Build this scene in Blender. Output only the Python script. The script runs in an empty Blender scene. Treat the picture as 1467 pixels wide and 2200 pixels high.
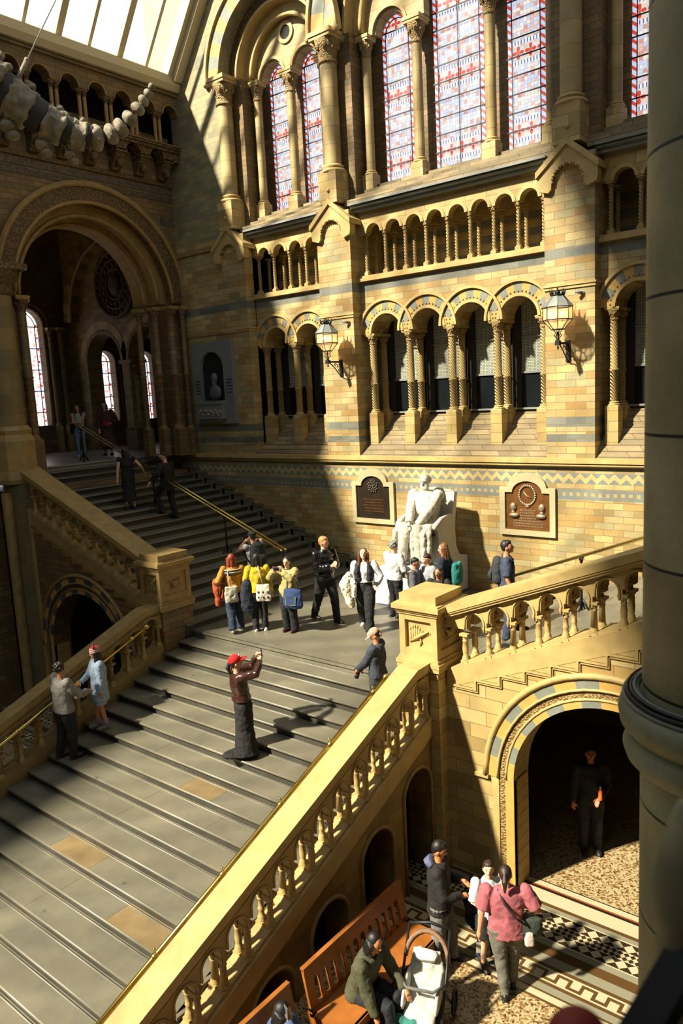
import bpy, bmesh, math, random
from mathutils import Vector, Matrix
random.seed(7)
PI = math.pi
C = bpy.context.scene.collection
SC = bpy.context.scene
# ------------------------------------------------------------------ camera
cam_d = bpy.data.cameras.new('camera'); cam = bpy.data.objects.new('camera', cam_d); C.objects.link(cam)
yaw, pitch, roll = (math.radians(a) for a in (-39.2356, 8.7884, -2.96997))
f_ = Vector((math.sin(yaw)*math.cos(pitch), math.cos(yaw)*math.cos(pitch), -math.sin(pitch)))
r_ = f_.cross(Vector((0, 0, 1))).normalized(); u_ = r_.cross(f_)
r2 = r_*math.cos(roll) + u_*math.sin(roll); u2 = -r_*math.sin(roll) + u_*math.cos(roll)
M = Matrix((r2, u2, -f_)).transposed().to_4x4(); M.translation = Vector((0, 0, 4.6))
cam.matrix_world = M
cam_d.sensor_fit = 'VERTICAL'; cam_d.sensor_height = 36; cam_d.sensor_width = 24
cam_d.lens = 1637.3*36/2200; cam_d.clip_start = 0.05; cam_d.clip_end = 300
cam_d.dof.use_dof = True; cam_d.dof.focus_distance = 13.5; cam_d.dof.aperture_fstop = 3.2
SC.camera = cam
SC.view_settings.view_transform = 'Standard'; SC.view_settings.look = 'None'
SC.view_settings.gamma = 1.0; SC.view_settings.use_curve_mapping = False
SC.view_settings.exposure = 0.30
# ------------------------------------------------------------------ world and sun
w = bpy.data.worlds.new('world'); SC.world = w; w.use_nodes = True
bg = w.node_tree.nodes['Background']; bg.inputs[0].default_value = (0.80, 0.90, 1.0, 1); bg.inputs[1].default_value = 5.2
sun_d = bpy.data.lights.new('sun', 'SUN'); sun_d.energy = 88.0; sun_d.color = (1.0, 0.88, 0.67); sun_d.angle = math.radians(2.4)
sun = bpy.data.objects.new('sun', sun_d); C.objects.link(sun)
sun.rotation_euler = Vector((0.45, 1.0, -1.02)).to_track_quat('-Z', 'Y').to_euler()
sun.location = (-15, -15, 30)

# ------------------------------------------------------------------ helpers
def lin(c):
    return tuple((x/12.92 if x <= 0.04045 else ((x+0.055)/1.055)**2.4) for x in c)
def H(s):
    s = s.lstrip('#'); return lin(tuple(int(s[i:i+2], 16)/255 for i in (0, 2, 4))) + (1,)
STONE = .66   # scales down stone, fabric and paint colours to weaken bounce into the shade
def HS(c):
    q = H(c); return tuple(x*STONE for x in q[:3])+(1,)
class MB:
    def __init__(s): s.v = []; s.f = []; s.m = []; s.s = []
    def add(s, vs, fs, m=0, sm=False):
        o = len(s.v); s.v += [tuple(v) for v in vs]
        for f in fs: s.f.append(tuple(i+o for i in f)); s.m.append(m); s.s.append(sm)
    def box(s, x0, x1, y0, y1, z0, z1, m=0):
        if x1 < x0: x0, x1 = x1, x0
        if y1 < y0: y0, y1 = y1, y0
        s.hexa([(x0,y0,z0),(x1,y0,z0),(x1,y1,z0),(x0,y1,z0),(x0,y0,z1),(x1,y0,z1),(x1,y1,z1),(x0,y1,z1)], m)
    def hexa(s, p, m=0):
        s.add(p, [(3,2,1,0),(4,5,6,7),(0,1,5,4),(1,2,6,5),(2,3,7,6),(3,0,4,7)], m)
    def prism(s, poly, fn, a, b, m=0, sm=False):
        n = len(poly); vs = [fn(p, a) for p in poly] + [fn(p, b) for p in poly]
        fs = [tuple(range(n-1, -1, -1)), tuple(range(n, 2*n))] + [(i, (i+1) % n, n+(i+1) % n, n+i) for i in range(n)]
        s.add(vs, fs, m, sm)
    def lathe(s, cx, cy, prof, n=16, m=0, sm=True, cap=True, z0=0):
        vs = []; k = len(prof)
        for (r, z) in prof:
            for i in range(n):
                a = 2*PI*i/n; vs.append((cx+r*math.cos(a), cy+r*math.sin(a), z0+z))
        fs = [(j*n+i, j*n+(i+1) % n, (j+1)*n+(i+1) % n, (j+1)*n+i) for j in range(k-1) for i in range(n)]
        s.add(vs, fs, m, sm)
        if cap: s.add(vs[:n], [tuple(range(n-1, -1, -1))], m); s.add(vs[-n:], [tuple(range(n))], m)
    def tube(s, pts, rad, n=8, m=0, cap=True):
        pts = [Vector(p) for p in pts]; k = len(pts)
        rs = rad if isinstance(rad, (list, tuple)) else [rad]*k
        vs = []; prev = None
        for i, p in enumerate(pts):
            t = (pts[min(i+1, k-1)] - pts[max(i-1, 0)]).normalized()
            if prev is None:
                a = t.orthogonal().normalized()
            else:
                a = (prev - t*prev.dot(t)); a = a.normalized() if a.length > 1e-6 else t.orthogonal().normalized()
            prev = a; b = t.cross(a)
            for j in range(n):
                th = 2*PI*j/n; vs.append(p + (a*math.cos(th) + b*math.sin(th))*rs[i])
        fs = [(i*n+j, i*n+(j+1) % n, (i+1)*n+(j+1) % n, (i+1)*n+j) for i in range(k-1) for j in range(n)]
        if cap: fs += [tuple(range(n-1, -1, -1)), tuple(range((k-1)*n, k*n))]
        s.add(vs, fs, m, True)
    def etube(s, pts, rad, side, n=16, m=0):
        pts = [Vector(p) for p in pts]; k = len(pts); side = Vector(side); vs = []
        for i, p in enumerate(pts):
            t = (pts[min(i+1, k-1)] - pts[max(i-1, 0)]).normalized()
            a = (side - t*side.dot(t)).normalized(); b = t.cross(a)
            for j in range(n):
                th = 2*PI*j/n; vs.append(p + a*math.cos(th)*rad[i][0] + b*math.sin(th)*rad[i][1])
        fs = [(i*n+j, i*n+(j+1) % n, (i+1)*n+(j+1) % n, (i+1)*n+j) for i in range(k-1) for j in range(n)]
        fs += [tuple(range(n-1, -1, -1)), tuple(range((k-1)*n, k*n))]
        s.add(vs, fs, m, True)
    def ell(s, c, r, n=14, m=0, rot=None):
        if not isinstance(r, (tuple, list)): r = (r, r, r)
        k = max(6, n//2); vs = []; c = Vector(c)
        def P(a, b):
            q = Vector((r[0]*math.sin(a)*math.cos(b), r[1]*math.sin(a)*math.sin(b), r[2]*math.cos(a)))
            if rot is not None: q = rot @ q
            return c + q
        vs.append(P(0, 0))
        for i in range(1, k):
            for j in range(n): vs.append(P(PI*i/k, 2*PI*j/n))
        vs.append(P(PI, 0)); L = len(vs)-1
        fs = [(0, 1+j, 1+(j+1) % n) for j in range(n)]
        fs += [(1+i*n+j, 1+(i+1)*n+j, 1+(i+1)*n+(j+1) % n, 1+i*n+(j+1) % n) for i in range(k-2) for j in range(n)]
        fs += [(L, 1+(k-2)*n+(j+1) % n, 1+(k-2)*n+j) for j in range(n)]
        s.add(vs, fs, m, True)
    def xf(s, M_):
        s.v = [tuple(M_ @ Vector(v)) for v in s.v]; return s
    def mesh(s, name, mats):
        me = bpy.data.meshes.new(name); me.from_pydata(s.v, [], s.f)
        for m in (mats if isinstance(mats, (list, tuple)) else [mats]): me.materials.append(m)
        me.polygons.foreach_set('material_index', s.m); me.polygons.foreach_set('use_smooth', s.s)
        bm = bmesh.new(); bm.from_mesh(me); bmesh.ops.recalc_face_normals(bm, faces=bm.faces); bm.to_mesh(me); bm.free()
        me.update(); return me
    def build(s, name, mats, parent=None):
        o = bpy.data.objects.new(name, s.mesh(name, mats)); C.objects.link(o)
        if parent: o.parent = parent
        return o
def link(name, me, parent=None, loc=None):
    o = bpy.data.objects.new(name, me); C.objects.link(o)
    if parent: o.parent = parent
    if loc: o.location = loc
    return o
def tag(o, label, cat, group=None, kind=None):
    o['label'] = label; o['category'] = cat
    if group: o['group'] = group
    if kind: o['kind'] = kind
    return o
def thing(name, label, cat, loc=(0, 0, 0), rz=0, group=None):
    o = bpy.data.objects.new(name, None); C.objects.link(o); o.location = loc; o.rotation_euler = (0, 0, rz)
    o.empty_display_size = 0.1
    return tag(o, label, cat, group)
def struct(name, mb, mats, parent=None):
    o = mb.build(name, mats, parent)
    if parent is None: o['kind'] = 'structure'
    return o
ORD = ['first','second','third','fourth','fifth','sixth','seventh','eighth','ninth','tenth','eleventh','twelfth','thirteenth','fourteenth','fifteenth','sixteenth','seventeenth','eighteenth','nineteenth','twentieth']

# ------------------------------------------------------------------ materials
def nmat(name):
    m = bpy.data.materials.new(name); m.use_nodes = True; nt = m.node_tree
    return m, nt, nt.nodes['Principled BSDF']
def N(nt, t, **k):
    n = nt.nodes.new(t)
    for a, b in k.items(): setattr(n, a, b)
    return n
def mth(nt, op, a, b=None, c=None):
    n = N(nt, 'ShaderNodeMath', operation=op)
    for i, x in enumerate((a, b, c)):
        if x is None: continue
        if isinstance(x, (int, float)): n.inputs[i].default_value = x
        else: nt.links.new(x, n.inputs[i])
    return n.outputs[0]
def mixc(nt, fac, a, b):
    n = N(nt, 'ShaderNodeMix', data_type='RGBA')
    for i, x in ((0, fac), (6, a), (7, b)):
        if isinstance(x, (int, float, tuple)): n.inputs[i].default_value = x
        else: nt.links.new(x, n.inputs[i])
    return n.outputs[2]
def plain(name, col, rough=0.7, metal=0.0, noise=0.0, nscale=8.0, bump=0.0, coat=0, **kw):
    m, nt, p = nmat(name); c = HS(col) if name.startswith(('terracotta', 'stone', 'voussoir', 'plaque', 'york', 'step', 'skirting', 'fabric', 'white_', 'orange_w', 'cream', 'bone')) else H(col)
    p.inputs['Base Color'].default_value = c; p.inputs['Roughness'].default_value = rough; p.inputs['Metallic'].default_value = metal
    if noise or bump:
        g = N(nt, 'ShaderNodeTexCoord'); t = N(nt, 'ShaderNodeTexNoise'); t.inputs['Scale'].default_value = nscale; t.inputs['Detail'].default_value = 4
        nt.links.new(g.outputs['Object'], t.inputs['Vector'])
        if noise:
            lo = tuple(x*(1-noise) for x in c[:3])+(1,); hi = tuple(min(1, x*(1+noise)) for x in c[:3])+(1,)
            r = N(nt, 'ShaderNodeValToRGB'); r.color_ramp.elements[0].position = .3; r.color_ramp.elements[1].position = .7
            r.color_ramp.elements[0].color = lo; r.color_ramp.elements[1].color = hi
            nt.links.new(t.outputs['Fac'], r.inputs[0]); nt.links.new(r.outputs[0], p.inputs['Base Color'])
        if bump:
            b = N(nt, 'ShaderNodeBump'); b.inputs['Strength'].default_value = bump; b.inputs['Distance'].default_value = .02
            nt.links.new(t.outputs['Fac'], b.inputs['Height']); nt.links.new(b.outputs[0], p.inputs['Normal'])
    return m
def emis(name, col, st):
    m, nt, p = nmat(name); p.inputs['Base Color'].default_value = H(col)
    p.inputs['Emission Color'].default_value = H(col); p.inputs['Emission Strength'].default_value = st
    return m
def uvz(nt):
    g = N(nt, 'ShaderNodeNewGeometry'); s = N(nt, 'ShaderNodeSeparateXYZ'); nt.links.new(g.outputs['Position'], s.inputs[0])
    u = mth(nt, 'ADD', s.outputs[0], s.outputs[1]); return g, s, u
def stone(name, pal, bw=.40, bh=.135, bands=None, zig=False, mortar='8a7650', msize=.006, rough=.62, bump=.35, noise=.25, xy=False, off=.5):
    """coursed terracotta blocks, every block its own tone"""
    m, nt, p = nmat(name); L = nt.links
    g, s, u = uvz(nt)
    cb = N(nt, 'ShaderNodeCombineXYZ'); L.new(u, cb.inputs[0]); L.new(s.outputs[2], cb.inputs[1])
    if xy: cb = N(nt, 'ShaderNodeCombineXYZ'); L.new(s.outputs[0], cb.inputs[0]); L.new(s.outputs[1], cb.inputs[1])
    def brick(w_, h_, o_=.5):
        b = N(nt, 'ShaderNodeTexBrick'); b.offset = o_; b.inputs['Scale'].default_value = 1; b.inputs['Brick Width'].default_value = w_
        b.inputs['Row Height'].default_value = h_; b.inputs['Mortar Size'].default_value = msize; b.inputs['Mortar Smooth'].default_value = .1
        b.inputs['Color1'].default_value = (0,0,0,1); b.inputs['Color2'].default_value = (1,1,1,1); b.inputs['Mortar'].default_value = (.5,.5,.5,1)
        L.new(cb.outputs[0], b.inputs['Vector']); return b
    b1 = brick(bw, bh, off)
    r = N(nt, 'ShaderNodeValToRGB'); cr = r.color_ramp; cr.interpolation = 'LINEAR'
    while len(cr.elements) < len(pal): cr.elements.new(.5)
    for i, c in enumerate(pal): cr.elements[i].position = i/(len(pal)-1); cr.elements[i].color = HS(c)
    L.new(b1.outputs['Color'], r.inputs[0]); col = r.outputs[0]; mort = b1.outputs['Fac']
    if bands:
        z = s.outputs[2]; mask = None
        for a, b_ in bands:
            k = mth(nt, 'MULTIPLY', mth(nt, 'GREATER_THAN', z, a), mth(nt, 'LESS_THAN', z, b_))
            mask = k if mask is None else mth(nt, 'MAXIMUM', mask, k)
        r2_ = N(nt, 'ShaderNodeValToRGB'); r2_.color_ramp.elements[0].color = HS('6e736c'); r2_.color_ramp.elements[1].color = HS('8b8c7e')
        L.new(b1.outputs['Color'], r2_.inputs[0]); col = mixc(nt, mask, col, r2_.outputs[0])
    if zig:
        z = s.outputs[2]; x = s.outputs[0]
        t = mth(nt, 'MULTIPLY', mth(nt, 'PINGPONG', x, .1175), 1/.1175)
        v = mth(nt, 'MULTIPLY', mth(nt, 'SUBTRACT', z, 2.53), 1/.22)
        inb = mth(nt, 'MULTIPLY', mth(nt, 'GREATER_THAN', v, 0.0), mth(nt, 'LESS_THAN', v, 1.0))
        up = mth(nt, 'MULTIPLY', mth(nt, 'GREATER_THAN', v, .5), mth(nt, 'GREATER_THAN', mth(nt, 'MULTIPLY', mth(nt, 'SUBTRACT', v, .5), 2), t))
        dn = mth(nt, 'MULTIPLY', mth(nt, 'LESS_THAN', v, .5), mth(nt, 'LESS_THAN', mth(nt, 'MULTIPLY', v, 2), t))
        tri = mth(nt, 'MULTIPLY', inb, mth(nt, 'MAXIMUM', up, dn))
        band = mth(nt, 'MULTIPLY', mth(nt, 'GREATER_THAN', z, 2.2), mth(nt, 'LESS_THAN', z, 2.42))
        sq = mth(nt, 'MULTIPLY', mth(nt, 'MULTIPLY', mth(nt, 'GREATER_THAN', z, 2.27), mth(nt, 'LESS_THAN', z, 2.35)), mth(nt, 'LESS_THAN', mth(nt, 'MODULO', mth(nt, 'ADD', x, 100), .152), .07))
        top = mth(nt, 'GREATER_THAN', z, 2.80)
        blue = mth(nt, 'MAXIMUM', mth(nt, 'MAXIMUM', tri, mth(nt, 'SUBTRACT', band, sq)), mth(nt, 'MULTIPLY', top, .7))
        col = mixc(nt, mth(nt, 'MULTIPLY', inb, .8), col, HS('d8c283'))
        col = mixc(nt, mth(nt, 'MULTIPLY', blue, .9), col, HS('7c8786'))
        mort = mth(nt, 'MULTIPLY', mort, mth(nt, 'SUBTRACT', 1, mth(nt, 'MAXIMUM', inb, band)))
    n1 = N(nt, 'ShaderNodeTexNoise'); n1.inputs['Scale'].default_value = 2.2; n1.inputs['Detail'].default_value = 6; L.new(g.outputs['Position'], n1.inputs['Vector'])
    n2 = N(nt, 'ShaderNodeTexNoise'); n2.inputs['Scale'].default_value = 45; n2.inputs['Detail'].default_value = 3; L.new(g.outputs['Position'], n2.inputs['Vector'])
    mx = N(nt, 'ShaderNodeMapRange'); mx.inputs[1].default_value = .3; mx.inputs[2].default_value = .7; mx.inputs[3].default_value = 1-noise; mx.inputs[4].default_value = 1+noise*.4
    L.new(n1.outputs['Fac'], mx.inputs[0])
    mx2 = N(nt, 'ShaderNodeMapRange'); mx2.inputs[1].default_value = .3; mx2.inputs[2].default_value = .7; mx2.inputs[3].default_value = .9; mx2.inputs[4].default_value = 1.05
    L.new(n2.outputs['Fac'], mx2.inputs[0])
    mu = N(nt, 'ShaderNodeVectorMath', operation='SCALE'); L.new(col, mu.inputs[0]); L.new(mth(nt, 'MULTIPLY', mx.outputs[0], mx2.outputs[0]), mu.inputs['Scale'])
    fin = mixc(nt, mort, mu.outputs[0], HS(mortar))
    L.new(fin, p.inputs['Base Color']); p.inputs['Roughness'].default_value = rough
    bp = N(nt, 'ShaderNodeBump'); bp.inputs['Strength'].default_value = bump; bp.inputs['Distance'].default_value = .01
    hh = mth(nt, 'SUBTRACT', mth(nt, 'MULTIPLY', n2.outputs['Fac'], .4), mort); L.new(hh, bp.inputs['Height']); L.new(bp.outputs[0], p.inputs['Normal'])
    return m
def carved(name, col, col2, scale=22, strength=.8, rough=.65, dist=.03):
    m, nt, p = nmat(name); L = nt.links; g = N(nt, 'ShaderNodeNewGeometry')
    v = N(nt, 'ShaderNodeTexVoronoi'); v.inputs['Scale'].default_value = scale; L.new(g.outputs['Position'], v.inputs['Vector'])
    r = N(nt, 'ShaderNodeValToRGB'); r.color_ramp.elements[0].color = HS(col); r.color_ramp.elements[1].color = HS(col2); r.color_ramp.elements[1].position = .6
    L.new(v.outputs['Distance'], r.inputs[0]); L.new(r.outputs[0], p.inputs['Base Color']); p.inputs['Roughness'].default_value = rough
    b = N(nt, 'ShaderNodeBump'); b.inputs['Strength'].default_value = strength; b.inputs['Distance'].default_value = dist; b.invert = True
    L.new(v.outputs['Distance'], b.inputs['Height']); L.new(b.outputs[0], p.inputs['Normal']); return m
PAL = ['a08d5c', 'bd9f62', 'cbb076', 'a9a177', 'd4bd80', 'c0a262', 'b08a4c', 'ccb985']
PALB = ['a9905a', 'c3a462', 'd2b777', 'bba468', 'dcc486']
m_low = stone('stone_lower', PAL, .40, .135, zig=True)
m_up = stone('stone_upper', PAL, .42, .15, bands=[(3.39,3.55),(3.70,3.90),(7.03,7.24)])
m_ash = stone('stone_ashlar', PALB, .52, .21)
m_shaft = stone('stone_shaft', ['b39c66', 'c4ab70', 'a8925f', 'c9ae6d'], 2.3, .42, mortar='6e5f3c', msize=.004)
m_big = stone('stone_pier', ['bcbd90', 'c2b584', 'b0a376', 'c8bb8c', 'a9b08c'], 3.1, .62, mortar='2a2a26', msize=.008, noise=.4, off=.0)
m_sill = stone('stone_sill', ['9b8a62', '8a7a58', 'ad976b', '82765a'], .7, .11, mortar='5d4d33', msize=.008)
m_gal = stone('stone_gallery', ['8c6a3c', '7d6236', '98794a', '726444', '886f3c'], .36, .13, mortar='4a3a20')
m_galt = carved('tile_pattern', '8a6a3a', '4c4a42', 13, .3)
m_buff = plain('terracotta_buff', 'c9ad6e', .6, noise=.14, nscale=5, bump=.1)
m_buff2 = plain('terracotta_brown', 'a4854c', .6, noise=.2, nscale=5, bump=.1)
m_yel = plain('terracotta_yellow', 'cfa658', .6, noise=.12, nscale=7)
m_blue = plain('terracotta_blue', '84897c', .6, noise=.15, nscale=7)
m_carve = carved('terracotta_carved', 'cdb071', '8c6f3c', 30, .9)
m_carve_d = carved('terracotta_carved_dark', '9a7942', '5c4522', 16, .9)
m_twist = None
def twist():
    m, nt, p = nmat('terracotta_twisted'); L = nt.links
    g = N(nt, 'ShaderNodeTexCoord'); wv = N(nt, 'ShaderNodeTexWave'); wv.bands_direction = 'DIAGONAL'; wv.inputs['Scale'].default_value = 9; wv.inputs['Distortion'].default_value = 1.5
    L.new(g.outputs['Object'], wv.inputs['Vector']); r = N(nt, 'ShaderNodeValToRGB'); r.color_ramp.elements[0].color = HS('a0854f'); r.color_ramp.elements[1].color = HS('cdb377')
    L.new(wv.outputs['Fac'], r.inputs[0]); L.new(r.outputs[0], p.inputs['Base Color']); p.inputs['Roughness'].default_value = .6
    b = N(nt, 'ShaderNodeBump'); b.inputs['Strength'].default_value = .9; b.inputs['Distance'].default_value = .03; L.new(wv.outputs['Fac'], b.inputs['Height']); L.new(b.outputs[0], p.inputs['Normal'])
    return m
m_twist = twist()
def step_mat():
    m, nt, p = nmat('york_stone_step'); L = nt.links; g = N(nt, 'ShaderNodeNewGeometry')
    s = N(nt, 'ShaderNodeSeparateXYZ'); L.new(g.outputs['Position'], s.inputs[0])
    n1 = N(nt, 'ShaderNodeTexNoise'); n1.inputs['Scale'].default_value = 1.3; n1.inputs['Detail'].default_value = 8; n1.inputs['Roughness'].default_value = .65; L.new(g.outputs['Position'], n1.inputs['Vector'])
    r = N(nt, 'ShaderNodeValToRGB'); cr = r.color_ramp; cr.elements[0].position = .3; cr.elements[1].position = .72
    cr.elements[0].color = HS('6c6a5d'); cr.elements[1].color = HS('8c8570'); L.new(n1.outputs['Fac'], r.inputs[0])
    n2 = N(nt, 'ShaderNodeTexNoise'); n2.inputs['Scale'].default_value = 150; n2.inputs['Detail'].default_value = 2; L.new(g.outputs['Position'], n2.inputs['Vector'])
    mr = N(nt, 'ShaderNodeMapRange'); mr.inputs[1].default_value = .3; mr.inputs[2].default_value = .7; mr.inputs[3].default_value = .88; mr.inputs[4].default_value = 1.08; L.new(n2.outputs['Fac'], mr.inputs[0])
    mu = N(nt, 'ShaderNodeVectorMath', operation='SCALE'); L.new(r.outputs[0], mu.inputs[0]); L.new(mr.outputs[0], mu.inputs['Scale'])
    v = N(nt, 'ShaderNodeTexVoronoi'); v.inputs['Scale'].default_value = 1.1; L.new(g.outputs['Position'], v.inputs['Vector'])
    st = mth(nt, 'LESS_THAN', v.outputs['Distance'], .045)
    fin = mixc(nt, mth(nt, 'MULTIPLY', st, .6), mu.outputs[0], HS('4f5245'))
    L.new(fin, p.inputs['Base Color']); p.inputs['Roughness'].default_value = .42
    return m
m_step = step_mat()
m_riser = plain('step_riser', '46443a', .6, noise=.2, nscale=4)  # darker than the treads: shade on the risers put into the colour
m_stepo = plain('york_stone_ochre', '8e7a56', .45, noise=.2, nscale=3)
m_iron = plain('black_iron', '1c1d1e', .45, .3)
m_brass = plain('brass', 'd9c06a', .25, 1.0)
m_bronze = plain('bronze_dark', '33291f', .4, .5, noise=.2, nscale=6)
m_bronze2 = plain('bronze_brown', '7c532c', .35, .55, noise=.25, nscale=6)
m_bronzer = plain('bronze_relief', '9a8a72', .35, .5, noise=.3, nscale=30)
m_marble = plain('white_marble', 'd3cdbc', .45, noise=.05, nscale=4)
m_plinth = plain('white_paint', 'd6d8d8', .5)
m_slate = plain('grey_slate', '6f7470', .55, noise=.12, nscale=4)
m_black = plain('black_void', '0d0c0b', .9)
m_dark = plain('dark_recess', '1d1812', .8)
m_wood = plain('orange_wood', 'a8662c', .38, noise=.25, nscale=4)
m_white = plain('cream_paint', 'd8c9a0', .55)
m_roof = plain('roof_panel', '6a5a3c', .8)
m_bone = plain('bone', 'a39a83', .75, noise=.3, nscale=9, bump=.5)
m_disc = plain('dark_rubber', '33322f', .7)
m_steel = plain('steel_cable', 'c9c9c4', .4, .6)
def glass_roof():
    m, nt, p = nmat('roof_glass'); L = nt.links; out = nt.nodes['Material Output']
    tr = N(nt, 'ShaderNodeBsdfTransparent'); tr.inputs[0].default_value = (.42,.425,.43,1)
    tl = N(nt, 'ShaderNodeBsdfTranslucent'); tl.inputs[0].default_value = (.5,.5,.5,1)
    mx = N(nt, 'ShaderNodeMixShader'); mx.inputs[0].default_value = .025
    L.new(tr.outputs[0], mx.inputs[1]); L.new(tl.outputs[0], mx.inputs[2]); L.new(mx.outputs[0], out.inputs[0]); nt.nodes.remove(p); return m
m_rglass = glass_roof()
def stained(name, st=1.0, red=True, w_=.14):
    m, nt, p = nmat(name); L = nt.links; g, s, u = uvz(nt)
    z = s.outputs[2]
    cb = N(nt, 'ShaderNodeCombineXYZ'); L.new(u, cb.inputs[0]); L.new(z, cb.inputs[1])
    v = N(nt, 'ShaderNodeTexVoronoi'); v.inputs['Scale'].default_value = 13; v.inputs['Randomness'].default_value = .25; L.new(cb.outputs[0], v.inputs['Vector'])
    v2 = N(nt, 'ShaderNodeTexVoronoi'); v2.feature = 'DISTANCE_TO_EDGE'; v2.inputs['Scale'].default_value = 13; v2.inputs['Randomness'].default_value = .25; L.new(cb.outputs[0], v2.inputs['Vector'])
    r = N(nt, 'ShaderNodeValToRGB'); cr = r.color_ramp; cr.interpolation = 'CONSTANT'
    for i, (pp, c) in enumerate([(0,'cfd6ea'),(.25,'f0e6dc'),(.45,'e6bcae'),(.6,'e9e6da'),(.75,'c9cfe6'),(.9,'d89a8c')]):
        if i > 1: cr.elements.new(pp)
        cr.elements[i].position = pp; cr.elements[i].color = H(c)
    sc = N(nt, 'ShaderNodeSeparateColor'); L.new(v.outputs['Color'], sc.inputs[0]); L.new(sc.outputs[0], r.inputs[0])
    col = r.outputs[0]
    lead = mth(nt, 'LESS_THAN', v2.outputs['Distance'], .05)
    col = mixc(nt, mth(nt, 'MULTIPLY', lead, .45), col, H('5a6070'))
    if red:
        # bands of red flowers between rows of small white discs
        zz = mth(nt, 'MODULO', z, 1.55)
        inb = mth(nt, 'MULTIPLY', mth(nt, 'GREATER_THAN', zz, .55), mth(nt, 'LESS_THAN', zz, .85))
        un = mth(nt, 'SUBTRACT', mth(nt, 'MODULO', mth(nt, 'ADD', u, 60), .28), .14); vn = mth(nt, 'SUBTRACT', zz, .70)
        rad = mth(nt, 'SQRT', mth(nt, 'ADD', mth(nt, 'MULTIPLY', un, un), mth(nt, 'MULTIPLY', vn, vn)))
        ang = mth(nt, 'ARCTAN2', vn, un)
        pet = mth(nt, 'LESS_THAN', rad, mth(nt, 'MULTIPLY', mth(nt, 'ABSOLUTE', mth(nt, 'COSINE', mth(nt, 'MULTIPLY', ang, 2))), .13))
        col = mixc(nt, mth(nt, 'MULTIPLY', inb, .55), col, H('e8d9c8'))
        col = mixc(nt, mth(nt, 'MULTIPLY', inb, pet), col, H('d4442c'))
        b2 = mth(nt, 'MAXIMUM', mth(nt, 'LESS_THAN', mth(nt, 'ABSOLUTE', mth(nt, 'SUBTRACT', zz, .50)), .04), mth(nt, 'LESS_THAN', mth(nt, 'ABSOLUTE', mth(nt, 'SUBTRACT', zz, .90)), .04))
        un2 = mth(nt, 'SUBTRACT', mth(nt, 'MODULO', mth(nt, 'ADD', u, 60), .07), .035)
        dt = mth(nt, 'LESS_THAN', mth(nt, 'ABSOLUTE', un2), .022)
        col = mixc(nt, b2, col, mixc(nt, dt, H('5c6a8c'), H('e9ecf4')))
    L.new(col, p.inputs['Emission Color']); p.inputs['Emission Strength'].default_value = st
    p.inputs['Base Color'].default_value = (.05,.05,.06,1); p.inputs['Roughness'].default_value = .25
    return m
m_stain = stained('stained_glass', .86); m_stain2 = stained('stained_glass_pale', 1.5, False)
def bordr():
    m, nt, p = nmat('stained_border'); L = nt.links; g, s, u = uvz(nt)
    t = mth(nt, 'MODULO', mth(nt, 'ADD', s.outputs[2], mth(nt, 'MULTIPLY', u, .8)), .16); k = mth(nt, 'LESS_THAN', t, .07)
    col = mixc(nt, k, H('ccd3ee'), H('cf4334')); L.new(col, p.inputs['Emission Color']); p.inputs['Base Color'].default_value = (.05,.05,.06,1); p.inputs['Emission Strength'].default_value = .8; return m
m_bord = bordr()
m_lead = plain('window_lead', '20242c', .6)
def lace():
    m, nt, p = nmat('etched_glass'); L = nt.links; g, s, u = uvz(nt)
    cb = N(nt, 'ShaderNodeCombineXYZ'); L.new(u, cb.inputs[0]); L.new(s.outputs[2], cb.inputs[1])
    v = N(nt, 'ShaderNodeTexVoronoi'); v.feature = 'DISTANCE_TO_EDGE'; v.inputs['Scale'].default_value = 15; v.inputs['Randomness'].default_value = 0; L.new(cb.outputs[0], v.inputs['Vector'])
    k = mth(nt, 'LESS_THAN', mth(nt, 'PINGPONG', mth(nt, 'MULTIPLY', v.outputs['Distance'], 5), 1), .35)
    L.new(mixc(nt, k, H('4c5048'), H('b9bbaa')), p.inputs['Base Color']); p.inputs['Roughness'].default_value = .35; return m
m_lace = lace()
m_dglass = plain('dark_glass', '14181a', .12)
def terrazzo(name, c):
    m, nt, p = nmat(name); L = nt.links; g = N(nt, 'ShaderNodeNewGeometry')
    v = N(nt, 'ShaderNodeTexVoronoi'); v.inputs['Scale'].default_value = 42; L.new(g.outputs['Position'], v.inputs['Vector'])
    s = N(nt, 'ShaderNodeSeparateColor'); L.new(v.outputs['Color'], s.inputs[0]); r = N(nt, 'ShaderNodeValToRGB'); cr = r.color_ramp; cr.interpolation = 'CONSTANT'
    for i, (pp, q) in enumerate(c):
        if i > 1: cr.elements.new(pp)
        cr.elements[i].position = pp; cr.elements[i].color = H(q)
    L.new(s.outputs[0], r.inputs[0]); L.new(r.outputs[0], p.inputs['Base Color']); p.inputs['Roughness'].default_value = .35; return m
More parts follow.
